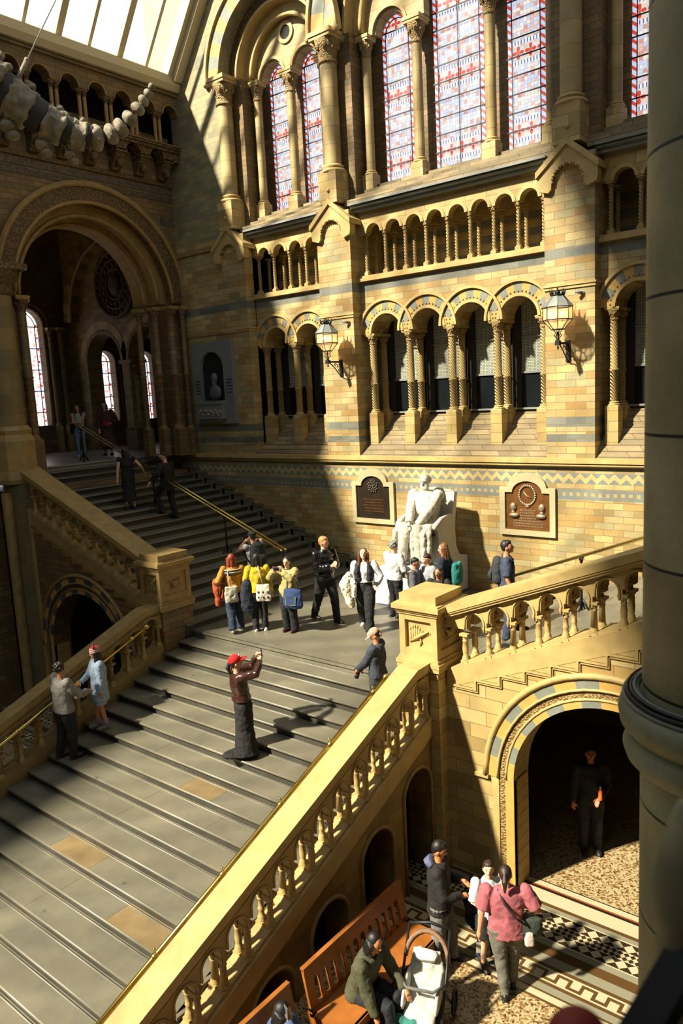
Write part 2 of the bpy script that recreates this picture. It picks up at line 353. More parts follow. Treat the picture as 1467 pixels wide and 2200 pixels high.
def mosaic():
    """hall floor: terrazzo with border bands, meander and diamond chequer"""
    m, nt, p = nmat('mosaic_floor'); L = nt.links; g = N(nt, 'ShaderNodeNewGeometry'); s = N(nt, 'ShaderNodeSeparateXYZ'); L.new(g.outputs['Position'], s.inputs[0])
    x = mth(nt, 'ADD', s.outputs[0], 200); y = s.outputs[1]
    v = N(nt, 'ShaderNodeTexVoronoi'); v.inputs['Scale'].default_value = 42; L.new(g.outputs['Position'], v.inputs['Vector'])
    sc = N(nt, 'ShaderNodeSeparateColor'); L.new(v.outputs['Color'], sc.inputs[0]); r = N(nt, 'ShaderNodeValToRGB'); cr = r.color_ramp; cr.interpolation = 'CONSTANT'
    for i, (pp, q) in enumerate([(0,'b8a77e'),(.4,'9a8354'),(.6,'c5b48b'),(.75,'5a4427'),(.88,'8a5a34')]):
        if i > 1: cr.elements.new(pp)
        cr.elements[i].position = pp; cr.elements[i].color = HS(q)
    L.new(sc.outputs[0], r.inputs[0]); col = r.outputs[0]
    WH, BR, GR, DK, RD = HS('c6bc9a'), HS('5e4526'), HS('8f8c76'), HS('2a2118'), HS('9c4f2a')
    def band(c, a, b, fc):
        k = mth(nt, 'MULTIPLY', mth(nt, 'GREATER_THAN', y, a), mth(nt, 'LESS_THAN', y, b)); return mixc(nt, k, c, fc)
    for a, b, fc in [(7.51,7.545,BR),(7.545,7.64,WH),(7.64,7.67,BR),(7.67,7.775,GR),(7.775,7.825,BR),(7.825,8.045,WH),(8.045,8.10,BR),(8.10,8.245,GR),(8.245,8.40,BR),(8.40,8.50,GR),(8.50,8.52,WH),(9.02,9.04,WH),(9.04,9.12,GR),(9.12,9.18,BR),(9.18,9.42,WH),(9.42,9.47,DK),(9.47,9.50,RD),(9.50,9.60,WH),(9.60,9.62,DK)]:
        col = band(col, a, b, fc)
    # meander
    P_ = .31; t = mth(nt, 'DIVIDE', mth(nt, 'MODULO', x, P_), P_); vv = mth(nt, 'DIVIDE', mth(nt, 'SUBTRACT', y, 7.825), .22)
    def rng(q, a, b): return mth(nt, 'MULTIPLY', mth(nt, 'GREATER_THAN', q, a), mth(nt, 'LESS_THAN', q, b))
    k = mth(nt, 'MULTIPLY', rng(t, 0, .57), rng(vv, .68, .88)); k = mth(nt, 'MAXIMUM', k, mth(nt, 'MULTIPLY', rng(t, .5, 1.0), rng(vv, .12, .32)))
    k = mth(nt, 'MAXIMUM', k, mth(nt, 'MULTIPLY', rng(vv, .12, .88), mth(nt, 'MAXIMUM', rng(t, .43, .57), mth(nt, 'MAXIMUM', rng(t, 0, .07), rng(t, .93, 1.0)))))
    col = mixc(nt, k, col, BR)
    # diamond chequer
    yc = mth(nt, 'SUBTRACT', y, 8.77); pq = .113
    def chk(q):
        a = mth(nt, 'FLOOR', mth(nt, 'DIVIDE', mth(nt, 'ADD', x, yc), q*1.414)); b = mth(nt, 'FLOOR', mth(nt, 'DIVIDE', mth(nt, 'SUBTRACT', x, yc), q*1.414))
        return mth(nt, 'MODULO', mth(nt, 'ADD', a, b), 2)
    big = chk(pq); sm = chk(pq/2)
    mid = mth(nt, 'LESS_THAN', mth(nt, 'ABSOLUTE', yc), .085)
    cc = mth(nt, 'ADD', mth(nt, 'MULTIPLY', mid, sm), mth(nt, 'MULTIPLY', mth(nt, 'SUBTRACT', 1, mid), big))
    ck = mixc(nt, mth(nt, 'GREATER_THAN', cc, .5), WH, HS('3a2c1c'))
    inb = mth(nt, 'MULTIPLY', mth(nt, 'GREATER_THAN', y, 8.52), mth(nt, 'LESS_THAN', y, 9.02)); col = mixc(nt, inb, col, ck)
    L.new(col, p.inputs['Base Color']); p.inputs['Roughness'].default_value = .3; return m
m_mosaic = mosaic()

# ------------------------------------------------------------------ masonry builders, in (u, d, z): along the wall, into it, up
def MY(Y): return Matrix(((1,0,0,0),(0,1,0,Y),(0,0,1,0),(0,0,0,1)))       # wall facing -Y
def MX(X): return Matrix(((0,-1,0,X),(1,0,0,0),(0,0,1,0),(0,0,0,1)))      # wall facing +X
def hx(mb, ua, ub, d0, d1, za0, zb0, za1, zb1, m=0):
    mb.hexa([(ua,d0,za0),(ub,d0,zb0),(ub,d1,zb0),(ua,d1,za0),(ua,d0,za1),(ub,d0,zb1),(ub,d1,zb1),(ua,d1,za1)], m)
def arcade(mb, u0, u1, zb, zt, ops, d0, d1, m=0, n=14):
    """solid wall with round-headed openings; ops = (centre, radius, springing, foot)"""
    fb = zb if callable(zb) else (lambda u: zb); ft = zt if callable(zt) else (lambda u: zt)
    cur = u0
    for (uc, r, zs, z0) in sorted(ops):
        a, b = uc-r, uc+r
        if a > cur+1e-6: hx(mb, cur, a, d0, d1, fb(cur), fb(a), ft(cur), ft(a), m)
        for i in range(n):
            t0, t1 = PI - PI*i/n, PI - PI*(i+1)/n
            ua, ub = uc+r*math.cos(t0), uc+r*math.cos(t1)
            hx(mb, ua, ub, d0, d1, zs+r*math.sin(t0), zs+r*math.sin(t1), ft(ua), ft(ub), m)
        if z0 is not None and (z0 > fb(a)+1e-4 or z0 > fb(b)+1e-4): hx(mb, a, b, d0, d1, fb(a), fb(b), z0, z0, m)
        cur = b
    if u1 > cur+1e-6: hx(mb, cur, u1, d0, d1, fb(cur), fb(u1), ft(cur), ft(u1), m)
def ring(mb, uc, zs, r0, r1, d0, d1, n=15, ms=(0,), a0=0, a1=PI, sub=3, gap=0.0):
    """arch band of n voussoirs, materials in turn"""
    for i in range(n):
        for k in range(sub):
            t0 = a0+(a1-a0)*(i+(k/sub))/n; t1 = a0+(a1-a0)*(i+((k+1)/sub))/n
            if gap and k == 0: t0 += gap
            P = [(r0,t0),(r0,t1),(r1,t1),(r1,t0)]
            q = [(uc+r*math.cos(t), zs+r*math.sin(t)) for r, t in P]
            mb.add([(a, d0, b) for a, b in q]+[(a, d1, b) for a, b in q], [(3,2,1,0),(4,5,6,7),(0,1,5,4),(1,2,6,5),(2,3,7,6),(3,0,4,7)], ms[i % len(ms)])
def rolls(mb, uc, zs, r, rad, d, m=0, n=28, legs=None):
    pts = [(uc+r*math.cos(PI*i/n), d, zs+r*math.sin(PI*i/n)) for i in range(n+1)]
    if legs is not None: pts = [(uc+r, d, legs)]+pts+[(uc-r, d, legs)]
    mb.tube(pts, rad, 8, m)
def cols_mesh(key, mb): pass
XC = -9.165; FLOOR = -2.61; UP = 3.045
nX = lambda X: .3846*(X+6.38)+.145
nL = lambda X: .3846*(-11.95-X)+.145
nY = lambda Y: .3846*(Y-9.685)

# ================================================================== FLOORS AND SHELL
b = MB(); b.box(-26, 6, -27, 22, FLOOR-.3, FLOOR); struct('floor', b, m_mosaic)
b = MB(); b.box(-12.05, -6.28, 9.685, 15.1, -.35, 0); b.box(-12.05, -6.28, 9.655, 9.70, -.045, 0.0); struct('floor', b, m_step)
b = MB(); b.box(-25.6, -19.49, 8.9, 16.0, 2.7, UP); b.box(-19.5, -19.44, 9.5, 15.1, UP-.045, UP); b.box(-25.6, -18, 16, 21, 2.7, UP)
m_uf = plain('upper_floor_stone', '8d8f88', .3, noise=.15, nscale=2)
struct('floor', b, m_uf)

# back wall, lower part, below the string course
b = MB(); b.box(-18.6, 6, 15.1, 15.7, FLOOR, 3.05); struct('wall_back', b, m_low)
b = MB()
b.box(-18.0, 6, 14.97, 15.2, 2.96, 3.06); b.box(-18.0, 6, 15.02, 15.2, 2.88, 2.96); b.tube([(-18, 15.03, 2.92), (6, 15.03, 2.92)], .035)
struct('trim_1', b, m_buff)
# back wall, upper part: front plane with pilasters
b = MB(); F = MY(15.1)
b.box(-18.6, -15.25, 0, 1.3, 3.05, 9.0)
PIL = [(-12.67, -11.64), (-6.71, -5.68), (-3.05, -2.0)]
for a, c in PIL: b.box(a, c, 0, 1.3, 3.05, 8.95)
b.box(2.0, 6, 0, .62, 3.05, 9)
b.xf(F); struct('wall_back', b, m_up)
bays = [(-15.25, -12.67, [-14.535, -13.385], -13.96), (-11.64, -6.71, [XC-1.725, XC-.575, XC+.575, XC+1.725], XC), (-5.68, -3.05, [-4.945, -3.795], -4.37), (-2.0, 2.0, [-1.15, 0, 1.15], 0)]
# lower arcade walls over the columns
for (a, c, cs, cc) in bays:
    b = MB(); ops = [(u, .44, 6.02, None) for u in cs]
    arcade(b, a, c, 6.02, 7.27, ops, .32, .62); arcade(b, a, c, 6.02, 6.75, ops, .62, 1.05)
    b.box(a, c, 1.05, 1.2, 6.5, 7.27)
    b.xf(F); struct('wall_back', b, m_up)
    b = MB()
    for ui, u in enumerate(cs):
        ring(b, u, 6.02, .44, .50, .27, .40, 13, (2,))
        q = .006*(ui % 2); ring(b, u, 6.02, .50, .74, .29+q, .40, 11, (0, 1))
        ring(b, u, 6.02, .74, .80, .24+q, .40, 11, (3,))
        for i in range(19):   # dentils round the arch
            t = PI*(i+.5)/19; b.ell((u+.545*math.cos(t), .29, 6.02+.545*math.sin(t)), .022, 6, 4)
    b.xf(F); struct('trim_2', b, [m_yel, m_blue, m_buff, m_buff, m_buff2])
    # sloping sill in courses
    b = MB()
    for i in range(8):
        d0, d1 = .02+i*.14, .02+(i+1)*.14; z0, z1 = 3.05+i*.131, 3.05+(i+1)*.131-.012
        b.hexa([(a,d0,3.0),(c,d0,3.0),(c,d1+.02,3.0),(a,d1+.02,3.0),(a,d0,z0),(c,d0,z0),(c,d1,z1),(a,d1,z1)])
    b.xf(F); struct('trim_3', b, m_sill)
    # gallery balustrade sill, little arcade, gallery back wall
    b = MB(); b.box(a, c, .22, 1.1, 7.27, 7.34); b.box(a, c, .27, 1.1, 7.34, 7.40); b.xf(F); struct('trim_4', b, m_buff)
    k = int(round((c-a)/.615)) if c-a < 3 else 8
    k = 4 if c-a < 3.0 else (8 if c-a > 4.5 else 6)
    us = [cc+(i-(k-1)/2)*.57 for i in range(k)]
    b = MB(); arcade(b, a, c, 8.38, 8.95, [(u, .2, 8.38, None) for u in us], .32, .50, n=10); b.xf(F); struct('wall_back', b, m_ash)
    b = MB()
    for u in us: ring(b, u, 8.38, .2, .245, .29, .34, 9, (0,)); ring(b, u, 8.38, .245, .27, .30, .34, 9, (0,))
    b.xf(F); struct('trim_5', b, m_buff)
    b = MB(); b.box(a-.3, c+.3, 1.3, 1.45, 7.3, 9.0); b.box(a, c, .5, 1.4, 8.9, 8.97); b.xf(F); struct('wall_back', b, stone('stone_striped', ['b39b62', 'c4ac74', 'a98f58'], .5, .17, bands=[(7.5,7.67),(7.84,8.01),(8.18,8.35)]))
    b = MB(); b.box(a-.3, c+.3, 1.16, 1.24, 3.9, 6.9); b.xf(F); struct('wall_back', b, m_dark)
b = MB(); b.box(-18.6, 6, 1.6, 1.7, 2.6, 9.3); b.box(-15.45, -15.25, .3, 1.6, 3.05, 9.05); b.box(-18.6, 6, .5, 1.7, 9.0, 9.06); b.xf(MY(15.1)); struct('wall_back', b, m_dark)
# pilaster string, gabled caps
def gable(name, a, c):
    m = (a+c)/2; hw = (c-a)/2+.12; b = MB()
    pts = [(m-hw, 8.72), (m, 9.27), (m+hw, 8.72), (m+hw, 8.60), (m, 9.13), (m-hw, 8.60)]
    b.prism([pts[0], pts[1], pts[4], pts[5]], lambda p, d: (p[0], d, p[1]), -.14, .55, 0); b.prism([pts[1], pts[2], pts[3], pts[4]], lambda p, d: (p[0], d, p[1]), -.14, .55, 0)
    # front with round arch beneath the gable
    r = .33; zs = 8.47
    for i in range(16):
        t0, t1 = PI-PI*i/16, PI-PI*(i+1)/16; ua, ub = m+r*math.cos(t0), m+r*math.cos(t1)
        tz = lambda u: 9.15-abs(u-m)/hw*.55
        hx(b, ua, ub, -.09, .1, zs+r*math.sin(t0), zs+r*math.sin(t1), tz(ua), tz(ub), 0)
    for s_ in (-1, 1):
        hx(b, *(sorted((m+s_*r, m+s_*(hw-.03)))), -.09, .1, 8.47, 8.47, *( (9.15-.33/hw*.55, 8.62) if s_ > 0 else (8.62, 9.15-.33/hw*.55)), 0)
        b.prism([(m+s_*(r-.01)+.0, 8.47), (m+s_*(hw-.03), 8.47), (m+s_*(hw-.05), 8.36), (m+s_*(r+.06), 8.30), (m+s_*(r+.0), 8.36)], lambda p, d: (p[0], d, p[1]), -.09, .1, 0)
    ring(b, m, zs, r-.035, r, -.10, .0, 15, (0, 1), gap=.05)
    b.ell((m, -.05, 9.36), (.06, .08, .12), 8, 0); b.ell((m+.03, -.12, 9.44), (.05, .06, .05), 8, 0); b.ell((m, .06, 9.30), (.09, .12, .06), 8, 0)
    b.box(a-.02, c+.02, -.025, .62, 6.44, 6.50); b.box(a-.04, c+.04, -.045, .62, 6.50, 6.54)
    b.xf(F); return struct(name, b, [m_buff, m_buff2])
for i, (a, c) in enumerate([(-16.28, -15.25)] + PIL[:2]): gable('trim_6', a, c)
b = MB(); b.box(-18.0, -16.2, -.03, .1, 6.44, 6.54); b.box(-18, -16.2, -.06, .1, 8.72, 8.80); b.xf(F); struct('trim_6', b, m_buff2)
# cornice
for (a, c, cs, cc) in bays:
    b = MB(); b.box(a-.02, c+.02, .10, 1.0, 8.95, 9.02); b.box(a-.02, c+.02, .16, 1.0, 8.88, 8.95); b.box(a-.02, c+.02, .02, 1.0, 9.02, 9.06)
    b.tube([(a, .1, 8.985), (c, .1, 8.985)], .035); b.xf(F); struct('trim_7', b, m_slate if cc > -13 and cc < -5 else m_slate)
    b = MB()
    for i in range(4): b.box(a-.2, c+.2, .12+.22*i, 1.3, 9.05+.13*i, 9.05+.13*(i+1))
    b.xf(F); struct('trim_8', b, m_sill)
# ---- upper stage: great arches with lights
ROOFZ = 25.5
b = MB()
def big_open(u0, u1, ops): arcade(b, u0, u1, 9.0, 16.6, ops, 0, .35, n=26)
arcade(b, -18.6, 6, 9.0, 17.5, [(-13.95, 1.78, 12.95, 9.0), (XC, 2.93, 12.95, 9.0), (-4.38, 1.78, 12.95, 9.0)], 0, .35, n=26)
b.box(-18.6, 6, 0, .35, 17.5, ROOFZ)
b.xf(F); struct('wall_back', b, stone('stone_upper_wall', ['8f8a6c', 'a39a74', 'b0a47a', '86876f', 'b9a873'], .40, .14))
UP_L = stone('stone_window_stage', ['b9a268', 'c8b27a', 'a9935a', 'cdb983'], .5, .2)
def stage(uc, R, lights, rose):
    """recessed orders, tympanum with lights, glass"""
    b = MB()
    oo = .009*(R > 2); ring(b, uc, 12.95, R, R+.42, -.03-oo, .12, 21, (0, 1)); 
    b.xf(F); struct('trim_9', b, [m_yel, m_blue])
    b = MB(); ring(b, uc, 12.95, R+.42, R+.50, -.10-oo, .1, 21, (0,)); b.ell((uc-R-.46, -.06, 12.93), .09, 8); b.ell((uc+R+.46, -.06, 12.93), .09, 8); b.xf(F); struct('trim_9', b, m_buff)
    b = MB(); ring(b, uc, 12.95, R-.28, R+.02, .35, .75, 24, (0,)); b.xf(F); struct('trim_10', b, m_carve_d)
    b = MB(); ring(b, uc, 12.95, R-.34, R-.28, .30, .9, 21, (0,)); ring(b, uc, 12.95, R-.62, R-.34, .62, .95, 21, (0,)); rolls(b, uc, 12.95, R-.60, .06, .60)
    b.xf(F); struct('trim_10', b, m_buff)
    b = MB(); Ri = R-.6
    # tympanum: fill between lights and the inner ring
    f = lambda u: 12.95 + math.sqrt(max(0, Ri*Ri-(u-uc)**2))
    n = 60; ops = lights
    def bottom(u):
        for (c_, r, zs, _) in ops:
            if abs(u-c_) < r: return zs+math.sqrt(r*r-(u-c_)**2)
        return None
    edges = [uc-Ri+2*Ri*i/n for i in range(n+1)]
    for (c_, r, zs, _) in ops: edges += [c_-r, c_+r]
    edges = sorted(edges)
    for ua, ub in zip(edges, edges[1:]):
        if ub-ua < 1e-5: continue
        um = (ua+ub)/2; inside = any(abs(um-c_) < r for (c_, r, zs, _) in ops)
        if inside:
            o = [q for q in ops if abs(um-q[0]) < q[1]][0]
            g = lambda u: o[2]+math.sqrt(max(0, o[1]**2-(u-o[0])**2))
            ta, tb = max(f(ua), g(ua)+.001), max(f(ub), g(ub)+.001)
            hx(b, ua, ub, .74, .98, g(ua), g(ub), ta, tb, 0)
        else: hx(b, ua, ub, .74, .98, 12.9, 12.9, max(f(ua), 12.91), max(f(ub), 12.91), 0)
    for (c_, r, zs, _) in ops:
        ring(b, c_, zs, r-.05, r+.0, .78, 1.1, 13, (0,)); ring(b, c_, zs, r, r+.07, .71, .80, 13, (1,))
    if rose: ring(b, uc, 13.78, .17, .26, .70, .8, 20, (1,), 0, 2*PI); ring(b, uc, 13.78, .0, .17, .725, .735, 20, (2,), 0, 2*PI)
    b.xf(F); struct('wall_back', b, [UP_L, m_buff, m_black])
    b = MB(); b.box(uc-R-.1, uc+R+.1, 1.14, 1.2, 9.0, 12.95+R); b.xf(F); struct('wall_back', b, m_gal)
    b = MB(); b.box(uc-R-.05, uc-R+.45, .35, 1.3, 9.1, 12.95); b.box(uc+R-.45, uc+R+.05, .35, 1.3, 9.1, 12.95); b.xf(F); struct('wall_back', b, m_gal)
    for wi, (c_, r, zs, z0) in enumerate(lights):
        b = MB(); zz = []
        outl = [(c_-r+.02, z0), (c_+r-.02, z0)] + [(c_+(r-.02)*math.cos(PI*i/16), zs+(r-.02)*math.sin(PI*i/16)) for i in range(17)]
        b.prism(outl, lambda p, d: (p[0], d, p[1]), 1.10, 1.12, 0)
        b.xf(F); wn = struct('window_1', b, m_stain)
        b = MB()   # border strip of red and white glass
        b.box(c_-r+.03, c_-r+.12, 1.07, 1.09, z0, zs); b.box(c_+r-.12, c_+r-.03, 1.07, 1.09, z0, zs); ring(b, c_, zs, r-.12, r-.03, 1.07, 1.09, 9, (0,))
        b.xf(F); o = b.build('glass_border', m_bord, wn)
        b = MB()
        z = z0
        while z < zs+r*.3: b.box(c_-r, c_+r, 1.05, 1.07, z-.012, z+.012); z += .37
        for q in ((c_-r+.13, c_+r-.13) + ((c_,) if r > .5 else ())): b.box(q-.008, q+.008, 1.05, 1.07, z0, zs)
        ring(b, c_, zs, r-.14, r-.125, 1.05, 1.07, 9, (0,))
        b.xf(F); b.build('lead_bars', m_lead, wn)
stage(-13.95, 1.78, [(-14.53, .42, 12.88, 9.62), (-13.37, .42, 12.88, 9.62)], True)
stage(XC, 2.93, [(XC-1.62, .45, 12.88, 9.62), (XC, .66, 13.75, 9.62), (XC+1.62, .45, 12.88, 9.62)], False)
stage(-4.38, 1.78, [(-4.96, .42, 12.88, 9.62), (-3.8, .42, 12.88, 9.62)], True)
# lower windows behind the arcade
for (a, c, cs, cc) in bays[:3]:
    for u in cs:
        b = MB(); b.box(u-.5, u+.5, 1.06, 1.10, 4.08, 4.86, 0); b.xf(F); wn = struct('window_2', b, m_dglass)
        b = MB(); b.box(u-.5, u+.5, 1.06, 1.10, 4.9, 6.52, 0); b.xf(F); b.build('etched_pane', m_lace, wn)
        b = MB(); b.box(u-.5, u+.5, 1.02, 1.10, 4.85, 4.90, 0); b.box(u-.5, u+.5, 1.02, 1.1, 5.64, 5.67, 0); b.box(u-.5, u+.5, 0.98, 1.12, 4.05, 4.09); b.xf(F); b.build('glazing_bar', m_slate, wn)
        b = MB(); b.box(u-.5, u-.30, 1.0, 1.1, 4.09, 6.6, 0); b.xf(F); b.build('window_frame', m_dark, wn)

# ---- generic column
_cache = {}
def column(label, x, y, z0, H_, r, pl=(.34, .6), capw=None, ring_z=None, mats=None, group=None, name='stone_column', rz=0, caph=None):
    """plinth block, moulded base, shaft, carved capital, abacus"""
    capw = capw or r*2.6; mats = mats or (m_ash, m_buff, m_twist, m_carve, m_buff); caph = caph or r*2.2
    key = (round(H_, 3), r, pl, capw, ring_z, tuple(m.name for m in mats), caph)
    if key not in _cache:
        L = []
        if pl[1] > 0:
            b = MB(); b.box(-pl[0]/2, pl[0]/2, -pl[0]/2, pl[0]/2, 0, pl[1]-r*.3)
            p = pl[0]/2; t = r*1.35
            b.hexa([(-p,-p,pl[1]-r*.3),(p,-p,pl[1]-r*.3),(p,p,pl[1]-r*.3),(-p,p,pl[1]-r*.3),(-t,-t,pl[1]),(t,-t,pl[1]),(t,t,pl[1]),(-t,t,pl[1])])
            L.append(('plinth', b.mesh('plinth', mats[0])))
        z = pl[1]; bh = r*.9
        b = MB(); b.lathe(0, 0, [(r*1.45, 0), (r*1.55, bh*.15), (r*1.45, bh*.35), (r*1.15, bh*.45), (r*1.12, bh*.55), (r*1.28, bh*.68), (r*1.25, bh*.85), (r*1.02, bh)], 18, z0=z)
        L.append(('base', b.mesh('base', mats[1])))
        ct = H_ - caph*.35; cb = ct-caph
        b = MB(); prof = [(r, z+bh*.9)]
        if ring_z: q = z+(cb-z)*ring_z; prof += [(r, q-r*.35), (r*1.15, q-r*.2), (r*1.22, q), (r*1.15, q+r*.2), (r, q+r*.35)]
        prof += [(r*.97, cb)]
        b.lathe(0, 0, prof, 20, cap=False); L.append(('shaft', b.mesh('shaft', mats[2])))
        b = MB(); b.lathe(0, 0, [(r*1.0, cb-.01), (r*1.16, cb+.01), (r*1.16, cb+.03), (r*1.0, cb+.045), (r*1.05, cb+caph*.3), (capw*.42, cb+caph*.7), (capw*.55, cb+caph*.98), (capw*.5, ct)], 16)
        for i in range(8):
            a_ = 2*PI*(i+.5)/8; b.ell((capw*.42*math.cos(a_), capw*.42*math.sin(a_), cb+caph*.72), (r*.25, r*.25, caph*.2), 6)
        L.append(('capital', b.mesh('capital', mats[3])))
        b = MB(); w2 = capw/2; b.box(-w2, w2, -w2, w2, ct+.004, ct+(H_-ct)*.45); b.box(-w2*1.08, w2*1.08, -w2*1.08, w2*1.08, ct+(H_-ct)*.45, H_)
        L.append(('abacus', b.mesh('abacus', mats[4])))
        _cache[key] = L
    t = thing(name, label, 'column', (x, y, z0), rz, group)
    for nm, me in _cache[key]: link(nm, me, t)
    return t
BAYN = ['two-arch bay left of the left lantern', 'four-arch bay behind the statue', 'bay right of the right lantern']
for bi, (a, c, cs, cc) in enumerate(bays[:3]):
    pos = [cs[0]-.575] + [u+.575 for u in cs]
    for i, u in enumerate(pos):
        uu = u + (.06 if i == 0 else (-.06 if i == len(pos)-1 else 0))
        column('carved tan column in front of dark windows, %s from left in the %s, front row' % (ORD[i], BAYN[bi]), uu, 15.54, 3.30, 2.72, .085, (.27, .80), .27, .42)
        column('carved tan column in shadow, %s from left in the %s, back row' % (ORD[i], BAYN[bi]), uu, 15.98, 3.30, 2.72, .085, (.27, .80), .27, .42)
    k = 4 if c-a < 3.0 else 8
    for i in range(k+1):
        u = cc+(i-k/2)*.57; u = min(max(u, a+.09), c-.09)
        for row, y, wd in ((0, 15.50, 'front'), (1, 15.88, 'back')):
            column('slender upper gallery colonnette, %s from left above the %s, %s row' % (ORD[i], BAYN[bi], wd), u, y, 7.38, .995, .045, (.13, .10), .14, None, None)
# upper window columns
SH = (m_ash, m_buff, m_shaft, m_carve, m_buff)
for X, wd in ((-15.75, 'left of the leftmost window pair'), (-12.15, 'between the window pair and the triple window'), (-6.2, 'right of the triple window')):
    column('great round engaged column of banded stone %s' % wd, X, 15.25 if X != -6.2 else 15.25, 9.15, 3.85, .21, (.55, .72), .62, None, SH, caph=.5)
for bi, (uc, R) in enumerate(((-13.95, 1.78), (XC, 2.93), (-4.38, 1.78))):
    nm = ['leftmost window pair', 'triple stained window', 'far right window pair'][bi]
    for s_ in (-1, 1):
        sd = 'left' if s_ < 0 else 'right'
        column('slim stone jamb shaft, outer of two at %s side of the %s' % (sd, nm), uc+s_*(R-.14), 15.60, 9.2, 3.72, .105, (.29, .58), .32, None, SH, caph=.35)
        column('slim stone jamb shaft, inner of two at %s side of the %s' % (sd, nm), uc+s_*(R-.62), 15.86, 9.3, 3.6, .115, (.31, .50), .34, None, SH, caph=.35)
    for i, u in enumerate({0: [uc], 1: [uc-.92, uc+.92], 2: [uc]}[bi]):
        column('stone mullion column between the lights of the %s%s' % (nm, '' if bi != 1 else (', left' if i == 0 else ', right')), u, 15.90, 9.3, 3.6, .12, (.33, .5), .42, None, SH, caph=.4)

# ================================================================== STAIRS
def stair_flight(label, n, fn, rng=None):
    t = thing('staircase', label, 'stairs')
    for k in range(n):
        b, o_ = fn(k)
        ob = b.build('step', [m_step, m_stepo, m_riser], t)
        if o_: ob['label'] = o_
    return t
def low_step(k):
    k += 1; y1 = 9.685-.377*k; z = -.145*k; b = MB()
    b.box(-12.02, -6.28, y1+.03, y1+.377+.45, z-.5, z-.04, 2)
    # tread slabs, jointed; a few of ochre stone
    js = {9: [(-12.02, 0), (-9.3, 0), (-7.9, 0)], 12: [(-12.02, 0), (-10.06, 1), (-9.1, 0)], 8: [(-12.02, 0), (-8.9, 1), (-8.2, 0)], 13: [(-12.02, 0), (-9.2, 0), (-8.15, 1), (-7.0, 0)]}.get(k, [(-12.02, 0), (-10.4+.9*((k*7) % 4)/2, 0)])
    for i, (x, m_) in enumerate(js):
        x1 = js[i+1][0] if i+1 < len(js) else -6.28
        b.box(x+.002, x1-.002, y1, y1+.40, z-.045, z, m_)
    b.tube([(-12.0, y1+.004, z-.022), (-6.3, y1+.004, z-.022)], .022, 8)
    b.tube([(-12.0, y1+.36, z+.0), (-6.3, y1+.36, z+.0)], .014, 6)
    return b, None
stair_flight('wide lower flight of grey-brown stone steps rising to the landing', 17, low_step)
def left_step(k):
    k += 1; x0 = -11.95-.377*(k-1); z = .145*k; b = MB()
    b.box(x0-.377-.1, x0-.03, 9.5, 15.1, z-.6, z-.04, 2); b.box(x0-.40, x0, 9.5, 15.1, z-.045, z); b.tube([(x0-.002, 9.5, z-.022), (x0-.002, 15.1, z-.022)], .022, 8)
    return b, None
stair_flight('left upper flight of dark grey steps climbing to the arched doorway', 20, left_step)
def right_step(k):
    k += 1; x0 = -6.38+.377*(k-1); z = .145*k; b = MB()
    b.box(x0+.03, x0+.377+.1, 9.6, 15.1, z-.6, z-.04); b.box(x0, x0+.40, 9.6, 15.1, z-.045, z)
    return b, None
stair_flight('right upper flight of steps hidden behind the sunlit balustrade', 18, right_step)
# stepped skirting on the back wall
b = MB()
for k in range(0, 21):
    x0 = -11.75-.377*(k-1); z = .145*k
    b.box(x0-.377-.10, x0, 15.03, 15.12, z-.3, z+.20); b.box(x0-.377-.10, x0+.02, 15.0, 15.12, z+.16, z+.20)
struct('baseboard_back', b, plain('skirting_stone', '7a745e', .55, noise=.2, nscale=5))
b = MB(); b.box(-11.5, -6.4, 15.05, 15.12, 0, .18)
for k in range(0, 18):
    x0 = -6.6+.377*(k-1); z = .145*k; b.box(x0, x0+.477, 15.05, 15.12, z-.3, z+.20)
struct('baseboard_back', b, m_buff2)

# ---- stringer walls and under-stair walls
RA = (-3.24, 1.38, -.93); LA = (-15.15, 1.45, -1.0)
b = MB(); F2 = MY(9.2)
arcade(b, -5.9, 6.0, FLOOR, lambda u: max(.1, nX(u)-.14), [(RA[0], RA[1], RA[2], None), (1.6, 1.38, RA[2], None)], 0, .45, n=22)
b.xf(F2); struct('wall_right', b, m_ash)
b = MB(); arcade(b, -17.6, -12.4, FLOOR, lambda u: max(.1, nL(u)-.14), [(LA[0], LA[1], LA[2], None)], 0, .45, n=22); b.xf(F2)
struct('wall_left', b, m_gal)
def arch_trim(c, mats):
    uc, r, zs = c
    b = MB()
    ring(b, uc, zs, r, r+.13, -.02, .2, 17, (0, 1)); ring(b, uc, zs, r+.13, r+.23, -.005, .1, 30, (3,), sub=1); ring(b, uc, zs, r+.23, r+.40, -.03, .2, 17, (0, 1))
    rolls(b, uc, zs, r+.245, .018, -.03, 2); rolls(b, uc, zs, r+.115, .018, -.02, 2)
    rolls(b, uc, zs, r+.43, .045, -.03, 2)
    for s_ in (-1, 1):
        for (a, c_, d, m_) in ((r, r+.13, -.02, 0), (r+.13, r+.23, -.005, 3), (r+.23, r+.33, -.02, 2)):
            b.box(uc+s_*a, uc+s_*c_, d, .12, FLOOR, zs, m_)
        b.box(uc+s_*(r+.385), uc+s_*(r+.60), -.06, .02, zs-.05, zs+.0, 2)
    # reveal in alternating blocks
    for i in range(9):
        z0 = FLOOR+(zs-FLOOR)*i/9; z1 = FLOOR+(zs-FLOOR)*(i+1)/9
        for s_ in (-1, 1): b.box(uc+s_*r, uc+s_*(r-.02), .06, .40, z0+.004, z1-.004, 0)
    b.xf(F2); return struct('trim_11', b, mats)
